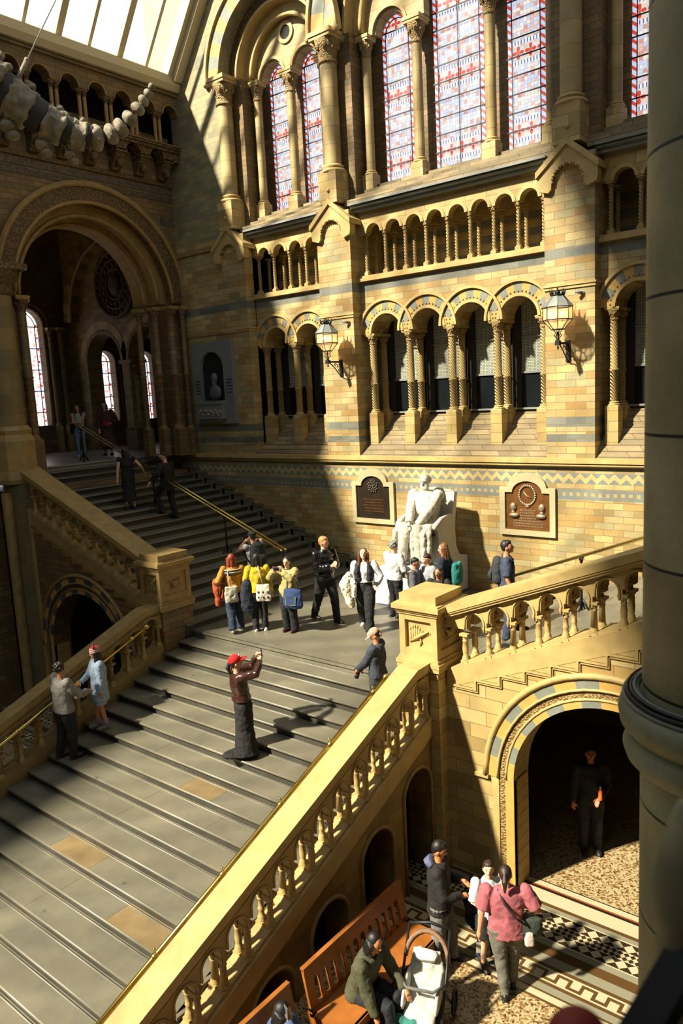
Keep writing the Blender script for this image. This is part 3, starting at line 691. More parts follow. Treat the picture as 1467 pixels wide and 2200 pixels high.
arch_trim(RA, [m_yel, m_blue, m_buff, m_carve]); arch_trim((1.6, 1.38, -.93), [m_yel, m_blue, m_buff, m_carve]); arch_trim(LA, [m_yel, plain('terracotta_blue_deep', '4a5566', .6), m_buff2, m_carve_d])
# stepped string moulding along both flights
def stepped(fn, k0, k1, sgn, x00):
    b = MB()
    for k in range(k0, k1):
        xa = x00+sgn*.377*k; xb = xa+sgn*.377; zl = min(fn(xa), fn(xb))-.125; lo, hi = min(xa, xb), max(xa, xb)
        for (p, w_, o) in ((-.045, .026, 0), (-.028, .060, .0)):
            b.box(lo-w_*.5+(w_+.002)*(sgn > 0), hi+w_*.5-(w_+.002)*(sgn < 0), p, .05, zl-w_, zl)
            xv = hi if sgn > 0 else lo; b.box(xv-w_*.5, xv+w_*.5, p+.001, .05, zl+.001, zl+.144-w_)
        hx(b, lo, hi, -.014, .05, zl, zl, fn(lo)-.10, fn(hi)-.10)
    b.xf(F2); return b
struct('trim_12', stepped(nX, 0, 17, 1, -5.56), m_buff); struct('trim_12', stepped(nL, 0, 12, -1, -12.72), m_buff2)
# lower flight flank walls with small dark arches
b = MB(); arcade(b, 2.6, 8.97, FLOOR, lambda y: nY(y)-.14, [(5.45, .36, -2.35, None), (6.50, .36, -2.05, None), (7.55, .36, -1.62, None), (8.57, .36, -1.18, None)], 0, .42, n=14)
b.xf(MX(-5.84)); struct('wall_right', b, stone('stone_flank', ['9a7a44', 'b08f52', '8a6c3a', 'a8894e'], .5, .2))
b = MB()
for (u, z) in ((5.45, -2.35), (6.50, -2.05), (7.55, -1.62), (8.57, -1.18)):
    rolls(b, u, z, .37, .03, -.005, 0, 20, FLOOR)
b.xf(MX(-5.84)); struct('trim_13', b, m_buff2)
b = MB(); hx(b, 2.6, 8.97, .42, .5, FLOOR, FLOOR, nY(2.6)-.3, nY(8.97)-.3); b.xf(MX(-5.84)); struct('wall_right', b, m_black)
b = MB(); hx(b, 2.6, 8.97, 0, .42, FLOOR, FLOOR, nY(2.6)-.02, nY(8.97)-.02); b.xf(MX(-12.10)); struct('wall_left', b, m_gal)
# black room under the stairs is closed off at its back by wall_back; side closings
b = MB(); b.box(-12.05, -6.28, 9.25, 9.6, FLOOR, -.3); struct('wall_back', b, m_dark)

# ---- balustrades: coping, pierced outer and inner arcades, two rows of colonnettes
def balustrade(label, Mx, u0, u1, zn, rise, clip, th, mats, cen, cop_over=(-.10, .06), flat_end=None, ncol=None):
    """zn(u): nosing line; openings of .377 pitch centred on cen + i*.377"""
    t = thing('balustrade', label, 'balustrade')
    cl = (lambda z: min(z, clip)) if clip is not None else (lambda z: z)
    brk = [u0, u1]
    for i in range(1, 200):
        u = u0+(u1-u0)*i/200
        if abs((zn(u)+1.09)-(clip if clip is not None else 1e9)) < (abs(u1-u0)/200)*.2: brk.append(u)
    brk = sorted(set(brk)); b = MB()
    for ua, ub in zip(brk, brk[1:]):
        ta, tb = cl(zn(ua)+1.08), cl(zn(ub)+1.08)
        hx(b, ua, ub, cop_over[0], th+cop_over[1], ta-.115, tb-.115, ta, tb)
        hx(b, ua, ub, cop_over[0]+.03, th+cop_over[1]-.03, ta-.18, tb-.18, ta-.115, tb-.115)
    # joints as thin rolls under the lip
    b.tube([(brk[0], cop_over[0]+.03, cl(zn(brk[0])+1.08)-.135)]+[(u, cop_over[0]+.03, cl(zn(u)+1.08)-.135) for u in brk[1:]], .02, 6)
    b.xf(Mx); b.build('coping', mats[0], t)
    us = []; u = cen
    while u < u1-.17: 
        if u > u0+.17: us.append(u)
        u += .377
    us = [q for q in us]
    top = lambda u: cl(zn(u)+1.08)-.17
    for nm, d0, d1, fl in (('outer_arcade', 0, .12, 0), ('inner_arcade', th-.12, th, 1)):
        b = MB()
        arcade(b, u0, u1, lambda u: zn(u)+.60, top, [(q, .125, min(zn(q)+.70, top(q)-.16), None) for q in us], d0, d1, n=10) if False else None
        # each bay: block above a round arch, legs resting on the capitals
        edges = [u0]+[(us[i]+us[i+1])/2 for i in range(len(us)-1)]+[u1]
        for i, q in enumerate(us):
            a, c = edges[i], edges[i+1]; zs = min(zn(q)+.69, top(q)-.155); r = .13; leg = min(zn(q)+.58, zs-.02)
            hx(b, a, q-r, d0, d1, leg, leg, top(a), top(q-r)); hx(b, q+r, c, d0, d1, leg, leg, top(q+r), top(c))
            for k in range(10):
                t0, t1 = PI-PI*k/10, PI-PI*(k+1)/10; ua, ub = q+r*math.cos(t0), q+r*math.cos(t1)
                hx(b, ua, ub, d0, d1, zs+r*math.sin(t0), zs+r*math.sin(t1), top(ua), top(ub))
            rr = []; 
            for k in range(11): rr.append((q+(r+.025)*math.cos(PI*k/10), (d0-.008) if fl == 0 else d0-.006, zs+(r+.025)*math.sin(PI*k/10)))
            b.tube([(q+r+.025, rr[0][1], leg)]+rr+[(q-r-.025, rr[0][1], leg)], .012, 6)
            if fl == 1:   # rosette on the spandrel, seen through the outer arch
                for k in range(8): b.ell((q+.19+.035*math.cos(k*PI/4), d0-.012, zs+.07+.035*math.sin(k*PI/4)), .02, 6)
                b.ell((q+.19, d0-.015, zs+.07), .02, 6)
        b.xf(Mx); b.build(nm, mats[1], t)
    b = MB(); hx(b, u0, u1, -.02, th+.02, zn(u0)-.16, zn(u1)-.16, zn(u0)+.13, zn(u1)+.13)
    for q in us:   # sloped blocks between the colonnettes
        hx(b, q-.14, q+.14, .02, th-.02, zn(q-.14)+.12, zn(q+.14)+.12, zn(q-.14)+.17, zn(q+.14)+.17)
    b.xf(Mx); b.build('base_course', mats[2], t)
    # colonnettes
    edges = [(us[i]+us[i+1])/2 for i in range(len(us)-1)]
    edges = [us[0]-.1885]+edges+[us[-1]+.1885]
    for i, e in enumerate(edges):
        if e < u0-.02 or e > u1+.02: continue
        leg_l = min(zn(e)+.58, cl(zn(e)+1.08)-.17-.2)
        for d in (.06, th-.06):
            h = leg_l-(zn(e)+.13); key = ('col', round(h, 2), i % 3)
            if key not in _cache:
                b = MB(); b.box(-.055, .055, -.055, .055, 0, .05)
                pr = [(.055, .05), (.058, .07), (.045, .085), (.05, .10), (.036, .115)]
                if i % 3 == 0: pr += [(.042, h*.35), (.046, h*.5), (.038, h*.72)]
                elif i % 3 == 1: pr += [(.034, h*.4), (.044, h*.44), (.034, h*.48), (.034, h*.72)]
                else: pr += [(.046, h*.25), (.036, h*.72)]
                pr += [(.046, h*.74), (.036, h*.77), (.042, h*.84), (.060, h*.92)]
                b.lathe(0, 0, pr, 12); b.box(-.065, .065, -.065, .065, h*.92, h)
                _cache[key] = b.mesh('colonnette', mats[3])
            p = Mx @ Vector((e, d, zn(e)+.13)); link('colonnette', _cache[key], t, p)
    return t
BAL_S = (m_buff, m_buff, m_buff, m_buff); 
m_bd = plain('terracotta_shaded_buff', 'ab9058', .6, noise=.2, nscale=5, bump=.1)  # buff terracotta again, with shade put into a darker colour
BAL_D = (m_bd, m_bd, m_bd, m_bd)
balustrade('sunlit pierced stone balustrade climbing right beside the tall pier', MY(9.2), -5.66, -.2, nX, 1, None, .40, BAL_S, -4.06+.377*(-4)+.0)
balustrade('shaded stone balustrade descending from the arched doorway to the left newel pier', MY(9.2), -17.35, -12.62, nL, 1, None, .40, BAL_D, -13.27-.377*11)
balustrade('long sunlit pierced balustrade on the right of the lower flight', MX(-5.82), 2.6, 8.97, nY, 1, .68, .27, BAL_S, 5.0-.377*6-.04, cop_over=(-.03, .05))
balustrade('shaded stone balustrade on the left of the lower flight with brass rail', MX(-12.06), 3.3, 8.97, nY, 1, .68, .27, BAL_D, 5.0-.377*4-.04, cop_over=(-.03, .04))
# ---- newel piers
def newel(label, x0, x1, relief_front, mats):
    t = thing('newel_pier', label, 'pier'); y0, y1 = 8.97, 9.73
    b = MB(); b.box(x0, x1, y0, y1, FLOOR, .54); b.build('pedestal', mats[0], t)
    b = MB(); b.box(x0-.04, x1+.04, y0-.04, y1+.04, .54, .60); b.box(x0-.05, x1+.05, y0-.05, y1+.05, .60, .66); b.box(x0-.02, x1+.02, y0-.02, y1+.02, .66, .71); b.build('base_moulding', mats[1], t)
    b = MB(); m_ = .10
    b.box(x0+.03, x1-.03, y0+.06, y1-.06, .705, 1.36)
    for (a0, a1) in ((x0, x0+m_), (x1-m_, x1)): b.box(a0, a1, y0, y0+m_, .70, 1.36); b.box(a0, a1, y1-m_, y1, .70, 1.36)
    for z0, z1 in ((.702, .84), (1.27, 1.358)): b.box(x0+m_, x1-m_, y0+.002, y1-.002, z0, z1); b.box(x0+.002, x1-.002, y0+m_, y1-m_, z0+.001, z1-.001)
    b.build('die', mats[1], t)
    b = MB()
    for (o, z0, z1) in ((.02, 1.36, 1.40), (.045, 1.40, 1.44), (.08, 1.44, 1.51), (.05, 1.51, 1.53)): b.box(x0-o, x1+o, y0-o, y1+o, z0, z1)
    b.build('cornice', mats[1], t)
    b = MB(); b.box(x0+.01, x1-.01, y0+.01, y1-.01, 1.53, 1.66); b.build('cap_block', mats[1], t)
    # carved panels: a beast among branches / a bird on a bough
    xm = (x0+x1)/2; b = MB(); yy = y0+.055
    if relief_front == 'bird':
        b.tube([(xm-.18, yy, .92), (xm-.02, yy-.02, 1.02), (xm+.16, yy-.02, 1.12)], [.012, .03, .014]); b.tube([(xm+.0, yy, 1.03), (xm+.03, yy-.02, .95), (xm+.0, yy, .88)], .012)
        for i in range(9):
            a_ = i*.7; b.tube([(xm-.15+.035*i, yy+.01, .90+.02*i), (xm-.17+.04*i, yy, 1.10+.05*math.sin(a_))], .010, 6)
            b.ell((xm-.17+.042*i, yy, 1.12+.05*math.sin(a_)), (.02, .012, .03), 6)
    else:
        b.ell((xm-.02, yy, 1.05), (.09, .03, .06), 8); b.ell((xm+.08, yy-.01, 1.14), (.045, .03, .045), 8)
        for dx in (-.09, -.03, .04, .09): b.tube([(xm+dx, yy, 1.03), (xm+dx+.02, yy, .90)], .014, 6)
        b.tube([(xm-.1, yy, 1.07), (xm-.16, yy, 1.18), (xm-.1, yy, 1.2)], .012, 6)
        for i in range(8): b.ell((xm-.16+.045*i, yy, .92+.27*((i*5) % 3)/2), (.02, .015, .025), 6)
    b.build('carved_panel', m_buff if relief_front == 'bird' else m_bd, t)
    b = MB(); ym = (y0+y1)/2; X = x1+.005
    b.ell((X, ym, 1.05), (.02, .10, .06), 8); b.tube([(X, ym-.05, 1.05), (X, ym-.16, 1.15)], [.03, .01], 6); b.tube([(X, ym+.05, 1.05), (X, ym+.14, 1.17)], [.03, .01], 6); b.tube([(X, ym-.12, .96), (X, ym+.16, .99)], .015, 6)
    b.build('carved_panel', mats[1], t)
    return t
newel('sunlit square newel pier with carved bird panel at foot of right balustrade', -6.33, -5.68, 'bird', (m_ash, m_buff))
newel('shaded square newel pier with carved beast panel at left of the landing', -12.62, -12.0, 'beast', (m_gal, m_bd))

# ---- brass rails on the balustrades and down the middle of the side flights
def rail(label, pts, rad, posts=(), base=None):
    t = thing('handrail', label, 'handrail')
    b = MB(); b.tube(pts, rad, 12); b.ell(pts[-1], rad*1.7, 10); b.ell(pts[0], rad*1.7, 10); b.build('rail_bar', m_brass, t)
    return t
t = rail('long brass handrail fixed to the right balustrade of lower flight', [(-6.42, 3.0, nY(3.0)+.80), (-6.42, 8.7, nY(8.7)+.80)], .031)
for i in range(5):
    y = 4.3+i*1.02; b = MB(); z = nY(y)+.80; b.ell((-6.42, y, z), (.045, .05, .045), 10); b.tube([(-6.42, y, z), (-6.30, y, z-.06), (-6.2, y, z-.06)], .02, 8); b.ell((-6.45, y+.02, z+.06), .018, 6); b.build('bracket', m_brass, t)
t = rail('pale brass handrail fixed to the left balustrade of lower flight', [(-11.97, 3.3, nY(3.3)+.80), (-11.97, 8.55, nY(8.55)+.80)], .031)
for i in range(4):
    y = 4.6+i*1.2; b = MB(); z = nY(y)+.80; b.ell((-11.97, y, z), (.04, .045, .04), 10); b.tube([(-11.97, y, z), (-12.15, y, z-.06)], .02, 8); b.build('bracket', m_brass, t)
def center_rail(label, xs, fn, Y):
    t = thing('handrail', label, 'handrail')
    for dy in (-.07, .07):
        b = MB(); pts = [(x, Y+dy, fn(x)+.95) for x in (xs[0], xs[-1])]; b.tube(pts, .022, 12); b.ell(pts[0], .03, 8); b.ell(pts[1], .03, 8); b.build('rail_bar', m_brass, t)
    for x in xs:
        b = MB(); zg = fn(x)-.06; zt = fn(x)+.93
        b.tube([(x, Y, zg), (x, Y, zt-.1), (x, Y-.07, zt)], .022, 8); b.tube([(x, Y, zt-.1), (x, Y+.07, zt)], .02, 8); b.lathe(x, Y, [(.05, 0), (.05, .02), (.025, .05)], 10, z0=zg); b.ell((x, Y, zg+.5), .035, 8)
        for s_ in (-1, 1): b.tube([(x, Y+s_*.02, zg+.25), (x, Y+s_*.10, zg+.10), (x, Y+s_*.15, zg+.02)], .018, 6); b.tube([(x+s_*.02, Y, zg+.25), (x+s_*.14, Y, zg+.05)], .018, 6)
        b.build('post', m_iron, t)
    return t
center_rail('double brass handrail on black posts down the middle of left flight', [-12.0, -13.9, -16.6, -19.75], lambda x: nL(x) if x > -19.4 else UP+.06, 12.5)
center_rail('double brass handrail up the middle of the right flight', [-6.3, -4.9, -2.5, -.4], nX, 12.4)

# ================================================================== LEFT WALL: great arch, corbel table, upper gallery
FL = MX(-18.0)
b = MB(); AC, AZ = 12.38, 7.45
arcade(b, 8.0, 15.2, 3.05, 12.0, [(AC, 2.42, AZ, 3.05)], 0, 1.2, n=30)
b.box(-27, 8.0, 0, 1.2, FLOOR, 12.0); b.box(8.0, 9.0, 0, 1.2, FLOOR, 3.05); b.box(8.0, 15.2, .2, 1.2, FLOOR, 2.6)
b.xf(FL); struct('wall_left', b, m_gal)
b = MB(); ring(b, AC, AZ, 2.42, 2.78, -.05, .3, 40, (0,), sub=1); b.xf(FL); struct('trim_14', b, m_carve_d)
b = MB(); rolls(b, AC, AZ, 2.84, .06, -.06); ring(b, AC, AZ, 2.78, 2.92, -.09, .1, 30, (0,)); rolls(b, AC, AZ, 2.40, .05, -.04); ring(b, AC, AZ, 2.15, 2.44, .30, .8, 30, (0,)); rolls(b, AC, AZ, 2.13, .06, .3); rolls(b, AC, AZ, 1.98, .05, .75); ring(b, AC, AZ, 1.95, 2.2, .75, 1.25, 30, (0,))
b.xf(FL); struct('trim_14', b, m_buff2)
b = MB()
for (z0, z1) in ((10.45, 10.62), (10.25, 10.40), (9.6, 9.85)): b.box(9.2 if z0 > 10 else 14.6, 15.1, -.02, .05, z0, z1)
b.xf(FL); struct('trim_15', b, m_galt)
b = MB(); b.box(8, 15.1, -.06, .05, 10.66, 10.74)
for i in range(10):   # corbels and little arches under the gallery
    u = 14.72-.775*i
    b.hexa([(u-.14,-.12,10.8),(u+.14,-.12,10.8),(u+.14,.1,10.8),(u-.14,.1,10.8),(u-.14,-.40,11.2),(u+.14,-.40,11.2),(u+.14,.1,11.2),(u-.14,.1,11.2)])
    b.box(u-.17, u+.17, -.44, .1, 11.2, 11.28); b.ell((u, -.30, 10.95), (.10, .10, .14), 8)
arcade(b, 8, 15.1, 11.25, 11.48, [(14.72-.775*(i+.5), .24, 11.25, None) for i in range(8)][::-1], -.44, -.1)
b.box(8, 15.1, -.5, .1, 11.48, 11.56); b.box(8, 15.1, -.55, .1, 11.56, 11.62)
b.xf(FL); struct('trim_16', b, m_carve_d)
FG = MX(-17.5)
b = MB(); arcade(b, 6.0, 15.1, 12.45, 12.95, [(14.84-.775*i, .24, 12.45, None) for i in range(11)][::-1], 0, .3, n=12); b.box(6, 15.1, -.08, .3, 12.95, 13.02); b.box(6, 15.1, -.05, .3, 11.60, 11.66); b.box(6,15.1,-.12,.3,13.02,13.08); b.xf(FG); struct('wall_left', b, m_gal)
b = MB()
for i in range(11): rolls(b, 14.84-.775*i, 12.45, .26, .02, -.01, 0, 14)
b.box(6, 15.1, -.04, .0, 12.36, 12.40) if False else None
b.xf(FG); struct('trim_17', b, m_buff2)
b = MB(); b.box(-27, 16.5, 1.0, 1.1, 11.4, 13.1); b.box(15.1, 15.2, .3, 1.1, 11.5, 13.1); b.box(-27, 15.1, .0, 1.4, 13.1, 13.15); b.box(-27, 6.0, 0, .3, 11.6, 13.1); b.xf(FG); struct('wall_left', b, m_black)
for i in range(9):
    u = 14.84-.775*(i+.5)
    for s_, wd in ((-1, 'nearer'), (1, 'farther')):
        column('small paired column of the high gallery at left, pair %s from the back wall, %s one' % (ORD[i], wd), -17.62, u+s_*.075, 11.66, .80, .05, (.13, .04), .14, None, (m_gal, m_buff2, m_buff2, m_carve_d, m_buff2), caph=.12)
# jamb shafts of the great arch
DK = (m_gal, m_buff2, m_gal, m_carve_d, m_buff2)
for i, (u, d, r) in enumerate(((14.66, -.02, .11), (14.42, .40, .09), (14.26, .95, .08), (14.92, -.22, .07))):
    p = FL @ Vector((u, d, 0)); column('dark shaft %s in the cluster at right side of the great archway' % ORD[i], p.x, p.y, 3.05, AZ-3.05-.1, r, (r*2.9, .80), r*3.2, .5, DK, caph=.28)
for i, (u, d, r) in enumerate(((10.06, -.02, .11), (10.34, .40, .09), (10.5, .95, .08))):
    p = FL @ Vector((u, d, 0)); column('dark shaft %s in the cluster at left side of the great archway' % ORD[i], p.x, p.y, 3.05, AZ-3.05-.1, r, (r*2.9, .80), r*3.2, .5, DK, caph=.28)
# the tall engaged pier at the left edge, from the hall floor up
t = thing('clustered_pier', 'tall clustered stone pier at the left edge carrying the great arch', 'pier')
b = MB(); b.lathe(-17.45, 9.35, [(.46, FLOOR), (.44, 2.9)], 24); b.build('lower_shaft', stone('stone_shaft_dark', ['7c6a40', '8d7848', '6f6a4a'], 2.3, .5), t)
b = MB(); b.lathe(-17.05, 9.25, [(.10, FLOOR), (.10, 2.3)], 12); b.lathe(-17.35, 8.85, [(.12, FLOOR), (.12, 2.7)], 12); b.build('slim_shaft', m_bd, t)
b = MB(); b.lathe(-17.55, 9.25, [(.54, 2.9), (.57, 3.0), (.55, 3.1), (.52, 3.2), (.52, 3.9), (.48, 4.0), (.45, 4.05), (.48, 4.15), (.40, 4.25)], 8, sm=False); b.build('base', m_bd, t)
b = MB(); b.lathe(-17.62, 9.25, [(.38, 4.2), (.37, 7.3)], 24); b.build('upper_shaft', stone('stone_shaft_tan', ['8f7947', 'a08a55', '7c6f49'], 2.3, .5), t)
b = MB(); b.lathe(-17.62, 9.25, [(.38, 7.25), (.45, 7.3), (.40, 7.36), (.45, 7.5), (.60, 7.7), (.62, 7.8)], 20); b.box(-18.1, -17.0, 8.75, 9.8, 7.8, 7.95); b.build('capital', m_carve_d, t)
b = MB(); b.lathe(-17.7, 9.2, [(.32, 7.95), (.32, 13.0)], 20); b.build('top_shaft', m_gal, t)

# ---- vestibule beyond the arch
b = MB(); FV = MX(-25.5)
wins = [(14.42, .58, 7.5), (17.45, .42, 6.25), (19.3, .42, 6.25)]
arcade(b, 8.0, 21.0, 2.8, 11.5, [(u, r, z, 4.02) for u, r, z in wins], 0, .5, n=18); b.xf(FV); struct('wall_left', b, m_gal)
for i, (u, r, z) in enumerate(wins):
    b = MB(); outl = [(u-r, 4.02), (u+r, 4.02)]+[(u+r*math.cos(PI*k/16), z+r*math.sin(PI*k/16)) for k in range(17)]
    b.prism(outl, lambda p, d: (p[0], d, p[1]), .30, .32, 0); b.xf(FV); wn = struct('window_3', b, m_stain2)
    b = MB()
    ring(b, u, z, r-.12, r-.10, .27, .29, 12, (0,)); 
    for s_ in (-1, 1): b.box(u+s_*(r-.12)-.012, u+s_*(r-.12)+.012, .27, .29, 4.02, z)
    zz = 4.5
    while zz < z+.2: b.box(u-r, u+r, .27, .29, zz-.015, zz+.015); zz += .75 if i == 0 else .45
    b.xf(FV); b.build('lead_bars', m_lead, wn)
    b = MB(); 
    for k in range(9 if i == 0 else 5):
        for s_ in (-1, 1): b.box(u+s_*(r-.06)-.03, u+s_*(r-.06)+.03, .28, .295, 4.15+.42*k, 4.22+.42*k)
    b.xf(FV); b.build('red_glass', emis('red_glass', 'c8382c', .8), wn)
    b = MB(); rolls(b, u, z, r+.06, .06, .0, 0, 20, 4.0); rolls(b, u, z, r+.2, .05, -.05, 0, 20, 4.0); b.xf(FV); struct('trim_18', b, m_buff2)
for i, (u, d) in enumerate(((15.20, -.12), (15.50, -.28), (13.75, -.12))):
    p = FV @ Vector((u, d, 0)); column('sunlit spiral shaft %s beside the tall window beyond the archway' % ORD[i], p.x, p.y, 3.05, 4.4, .075, (.2, .95), .24, .6, (m_ash, m_buff, m_twist, m_carve, m_buff), caph=.25)
b = MB(); FN = MY(16.0)
arcade(b, -25.5, -18.6, 3.05, 11.5, [(-23.42, 1.02, 6.12, None), (-20.98, 1.02, 6.12, None)], 0, .6, n=22)
b.xf(FN)
struct('wall_back', b, stone('stone_vestibule', ['8f7a48', 'a48c55', 'b59a60', '8a7a4c'], .42, .15))
b = MB()
for u in (-23.42, -20.98):
    ring(b, u, 6.12, 1.02, 1.12, -.03, .1, 34, (2,), sub=1, gap=.03); ring(b, u, 6.12, 1.12, 1.40, -.015, .1, 15, (0, 0, 1)); rolls(b, u, 6.12, 1.02, .03, .0, 2)
b.xf(FN); struct('trim_19', b, [m_buff, plain('voussoir_tan', 'b39a62', .6), m_buff2])
b = MB(); ring(b, -22.2, 7.6, 2.5, 2.9, -.35, .1, 26, (0, 1)); rolls(b, -22.2, 7.6, 2.48, .06, -.35); b.xf(FN); struct('trim_19', b, [m_buff2, m_gal])
t = thing('medallion', 'great round carved medallion high on the shaded wall inside the archway', 'medallion', (-22.25, 15.95, 8.62))
b = MB()
for (r, w_, d) in ((1.06, .12, -.06), (.80, .07, -.05), (.5, .05, -.05)):
    b.tube([(r*math.cos(a*PI/20), d, r*math.sin(a*PI/20)) for a in range(41)], w_*.6, 8)
ring(b, 0, 0, 0.0, 1.06, -.02, .02, 30, (0,), 0, 2*PI, sub=1); b.build('rim', m_carve_d, t)
b = MB()
for k in range(24): b.ell((.93*math.cos(k*PI/12), -.05, .93*math.sin(k*PI/12)), (.07, .05, .07), 6)
for k in range(16): b.ell((.64*math.cos(k*PI/8), -.05, .64*math.sin(k*PI/8)), (.06, .06, .10), 6)
b.ell((0, -.08, 0), (.28, .12, .36), 10); b.build('relief', m_carve_d, t)
column('stout stone column carrying two round arches inside the archway', -22.2, 16.3, 3.05, 3.07, .24, (.62, .75), .62, None, (m_gal, m_buff2, m_ash, m_carve, m_buff2), caph=.38)
b = MB(); b.box(-26, -18, 8, 21.2, 11.4, 11.6); b.box(-26, -18, 7.9, 8.1, 2.8, 11.6); b.box(-26, -17.9, 21, 21.3, 2.8, 11.6); b.box(-18.2, -17.9, 16, 21, 2.8, 11.6); b.box(-19, -18.6, 15.1, 16.1, 2.8, 11.6)
struct('ceiling', b, m_dark)
b = MB(); b.box(-25.5, -18, 16.6, 21, 7.3, 7.5)
for i in range(8): b.box(-25.5, -18, 16.8+.5*i, 16.95+.5*i, 7.15, 7.3)
struct('ceiling', b, m_wood)
t = thing('display_case', 'white framed glass display case beyond the right arch inside the archway', 'display case', (-20.3, 16.9, UP))
b = MB(); b.box(-.35, .35, -.3, .3, 0, .12); b.box(-.35, -.31, -.3, -.26, .12, 1.2); b.box(.31, .35, -.3, -.26, .12, 1.2); b.box(-.38, .38, -.33, .33, 1.2, 1.25); b.build('frame', m_white, t)
b = MB(); b.box(-.3, .3, -.25, .25, .12, 1.2); b.build('cabinet', m_dark, t)

# ================================================================== ROOF
b = MB()
sl = 1.3564
def roofpt(x): return 13.4+sl*(x+17.55)
zt = 21.0; xt = -17.55+(zt-13.4)/sl; xr = XC; zr = roofpt(XC)
def slab(b, x0, x1, y0, y1, o0, o1, m=0, mirror=False, zoff=0):
    nx, nz = -sl/math.hypot(1, sl), 1/math.hypot(1, sl)
    P = []
    for o in (o0, o1):
        for (x, y) in ((x0, y0), (x1, y0), (x1, y1), (x0, y1)):
            X, Z = x+nx*o, roofpt(x)+nz*o+zoff; P.append(((2*XC-X) if mirror else X, y, Z))
    b.hexa(P, m)
x_g0 = -17.50
for mir in (False, True):
    b = MB(); slab(b, xt, xr, -27, 15.3, 0, .15, 0, mir); b.box(*( (-18.2, -17.4) if not mir else (2*XC+17.4, 2*XC+18.2)), -27, 15.3, 13.1, 13.2)
    struct('ceiling', b, m_roof)
    g = MB(); slab(g, x_g0, xt, -27, 15.15, .05, .06, 0, mir); go = struct('window_4', g, m_rglass)
    b = MB()
    Y = 15.0; i = 0
    while Y > -27:
        wd = .045 if i % 2 else .085; slab(b, x_g0-.05, xt, Y-wd, Y+wd, -.05 if i % 2 == 0 else .0, .07, 0, mir); Y -= .87; i += 1
    slab(b, (x_g0+xt)/2-.05, (x_g0+xt)/2+.05, -27, 15.2, 0, .1, 0, mir)
    b.build('glazing_bar', m_white, go)
    b = MB(); slab(b, x_g0-.22, x_g0+.03, -27, 15.2, -.12, .1, 0, mir)
    slab(b, x_g0, xr, 14.85, 15.15, -.35, .1, 0, mir); slab(b, x_g0, xr, 14.70, 14.85, -.2, .1, 0, mir)
    struct('trim_20', b, m_white)
    b = MB(); X0, X1 = (-17.62, -17.35)
    q = [(-17.38, 13.06), (-17.28, 13.20), (-17.30, 13.42), (-17.5, 13.52), (-17.8, 13.3), (-17.8, 13.06)]
    q = [(((2*XC-x) if mir else x), z) for x, z in q]
    b.prism(q, lambda p, y: (p[0], y, p[1]), -27, 15.1); struct('trim_20', b, m_white)
# enclosing hall walls beyond the frame
b = MB(); b.box(-.83, -.6, -27, 15.1, 8.3, 13.3); b.box(-.83, 6, -27, -26.8, FLOOR, 8.3); b.box(4.2, 4.5, -27, 15.1, FLOOR, 8.5); b.box(-.8, 4.5, -27, 15.1, 8.3, 8.5); struct('wall_right', b, m_gal)
b = MB(); b.box(-26, 6, -27.2, -26.99, FLOOR, 25); struct('wall_front', b, m_gal)
b = MB(); b.box(-.05, 4.3, -27, 3.2, 2.75, 2.9); struct('floor', b, m_uf)
# ---- foreground pier
t = thing('giant_column', 'huge banded greenish-brown stone column rising in the right foreground', 'column')
cx, cy = -.8, 3.9
b = MB(); b.lathe(cx, cy, [(.405, FLOOR+.2), (.405, 2.75)], 56); b.build('lower_shaft', m_big, t)
b = MB(); b.lathe(cx, cy, [(.40, 3.0), (.392, 13.2)], 56); b.build('upper_shaft', m_big, t)
b = MB(); b.lathe(cx, cy, [(.405, 2.66), (.44, 2.68), (.475, 2.72), (.49, 2.77), (.475, 2.82), (.45, 2.845), (.47, 2.86), (.505, 2.90), (.515, 2.96), (.50, 3.01), (.46, 3.03), (.40, 3.04)], 56); b.build('base_ring', m_big, t)
b = MB(); b.lathe(cx, cy, [(.55, FLOOR), (.55, FLOOR+.15), (.45, FLOOR+.25)], 32); b.build('foot', m_big, t)
for i in range(7):
    pass
cb = thing('cable_bundle', 'bundle of black cables looped round the base ring of the foreground column', 'cable')
for i, (r, z) in enumerate(((.485, 3.035), (.465, 3.045), (.445, 3.05), (.425, 3.055), (.475, 3.055), (.455, 3.065), (.435, 3.07))):
    b = MB(); b.tube([(cx+(r+.004*math.sin(3*a/6+i))*math.cos(a*PI/24), cy+(r+.004*math.sin(3*a/6+i))*math.sin(a*PI/24), z+.004*math.sin(a/3+i*2)) for a in range(49)], .0095, 6)
    b.build('cable', m_iron if i % 3 else m_slate, cb)
# ---- near gallery parapet with a dark display board on it
m_fin = plain('stone_weathered', '948c66', .7, noise=.3, nscale=12)
t = thing('parapet_finial', 'out-of-focus weathered stone finial at the lower right edge', 'finial')
b = MB(); b.lathe(-.242, .985, [(.0, 4.055), (.02, 4.05), (.040, 3.985), (.052, 3.94), (.052, 3.91), (.046, 3.885), (.040, 3.87), (.043, 3.845), (.040, 3.81), (.026, 3.79), (.026, 3.2)], 24); b.build('finial', m_fin, t)
b = MB(); b.box(-.28, -.18, .94, 1.04, 2.95, 3.3); b.build('base_block', m_fin, t)
t = thing('barrier_bar', 'out-of-focus black metal bar slanting across the bottom right corner', 'barrier')
b = MB(); p0, p1 = Vector((-.302, .857, 3.70)), Vector((-.205, .985, 3.93)); ax = (p1-p0).normalized(); sd = ax.cross(Vector((0, 0, 1))).normalized(); up_ = sd.cross(ax)
p0 = p0-ax*.25; p1 = p1+ax*.10
pp = []
for P in (p0, p1):
    for a_, c_ in ((-.028, -.01), (.026, -.01), (.026, .01), (-.028, .01)): pp.append(P+sd*a_+up_*c_)
b.hexa(pp); b.build('bar', m_iron, t)
b = MB()
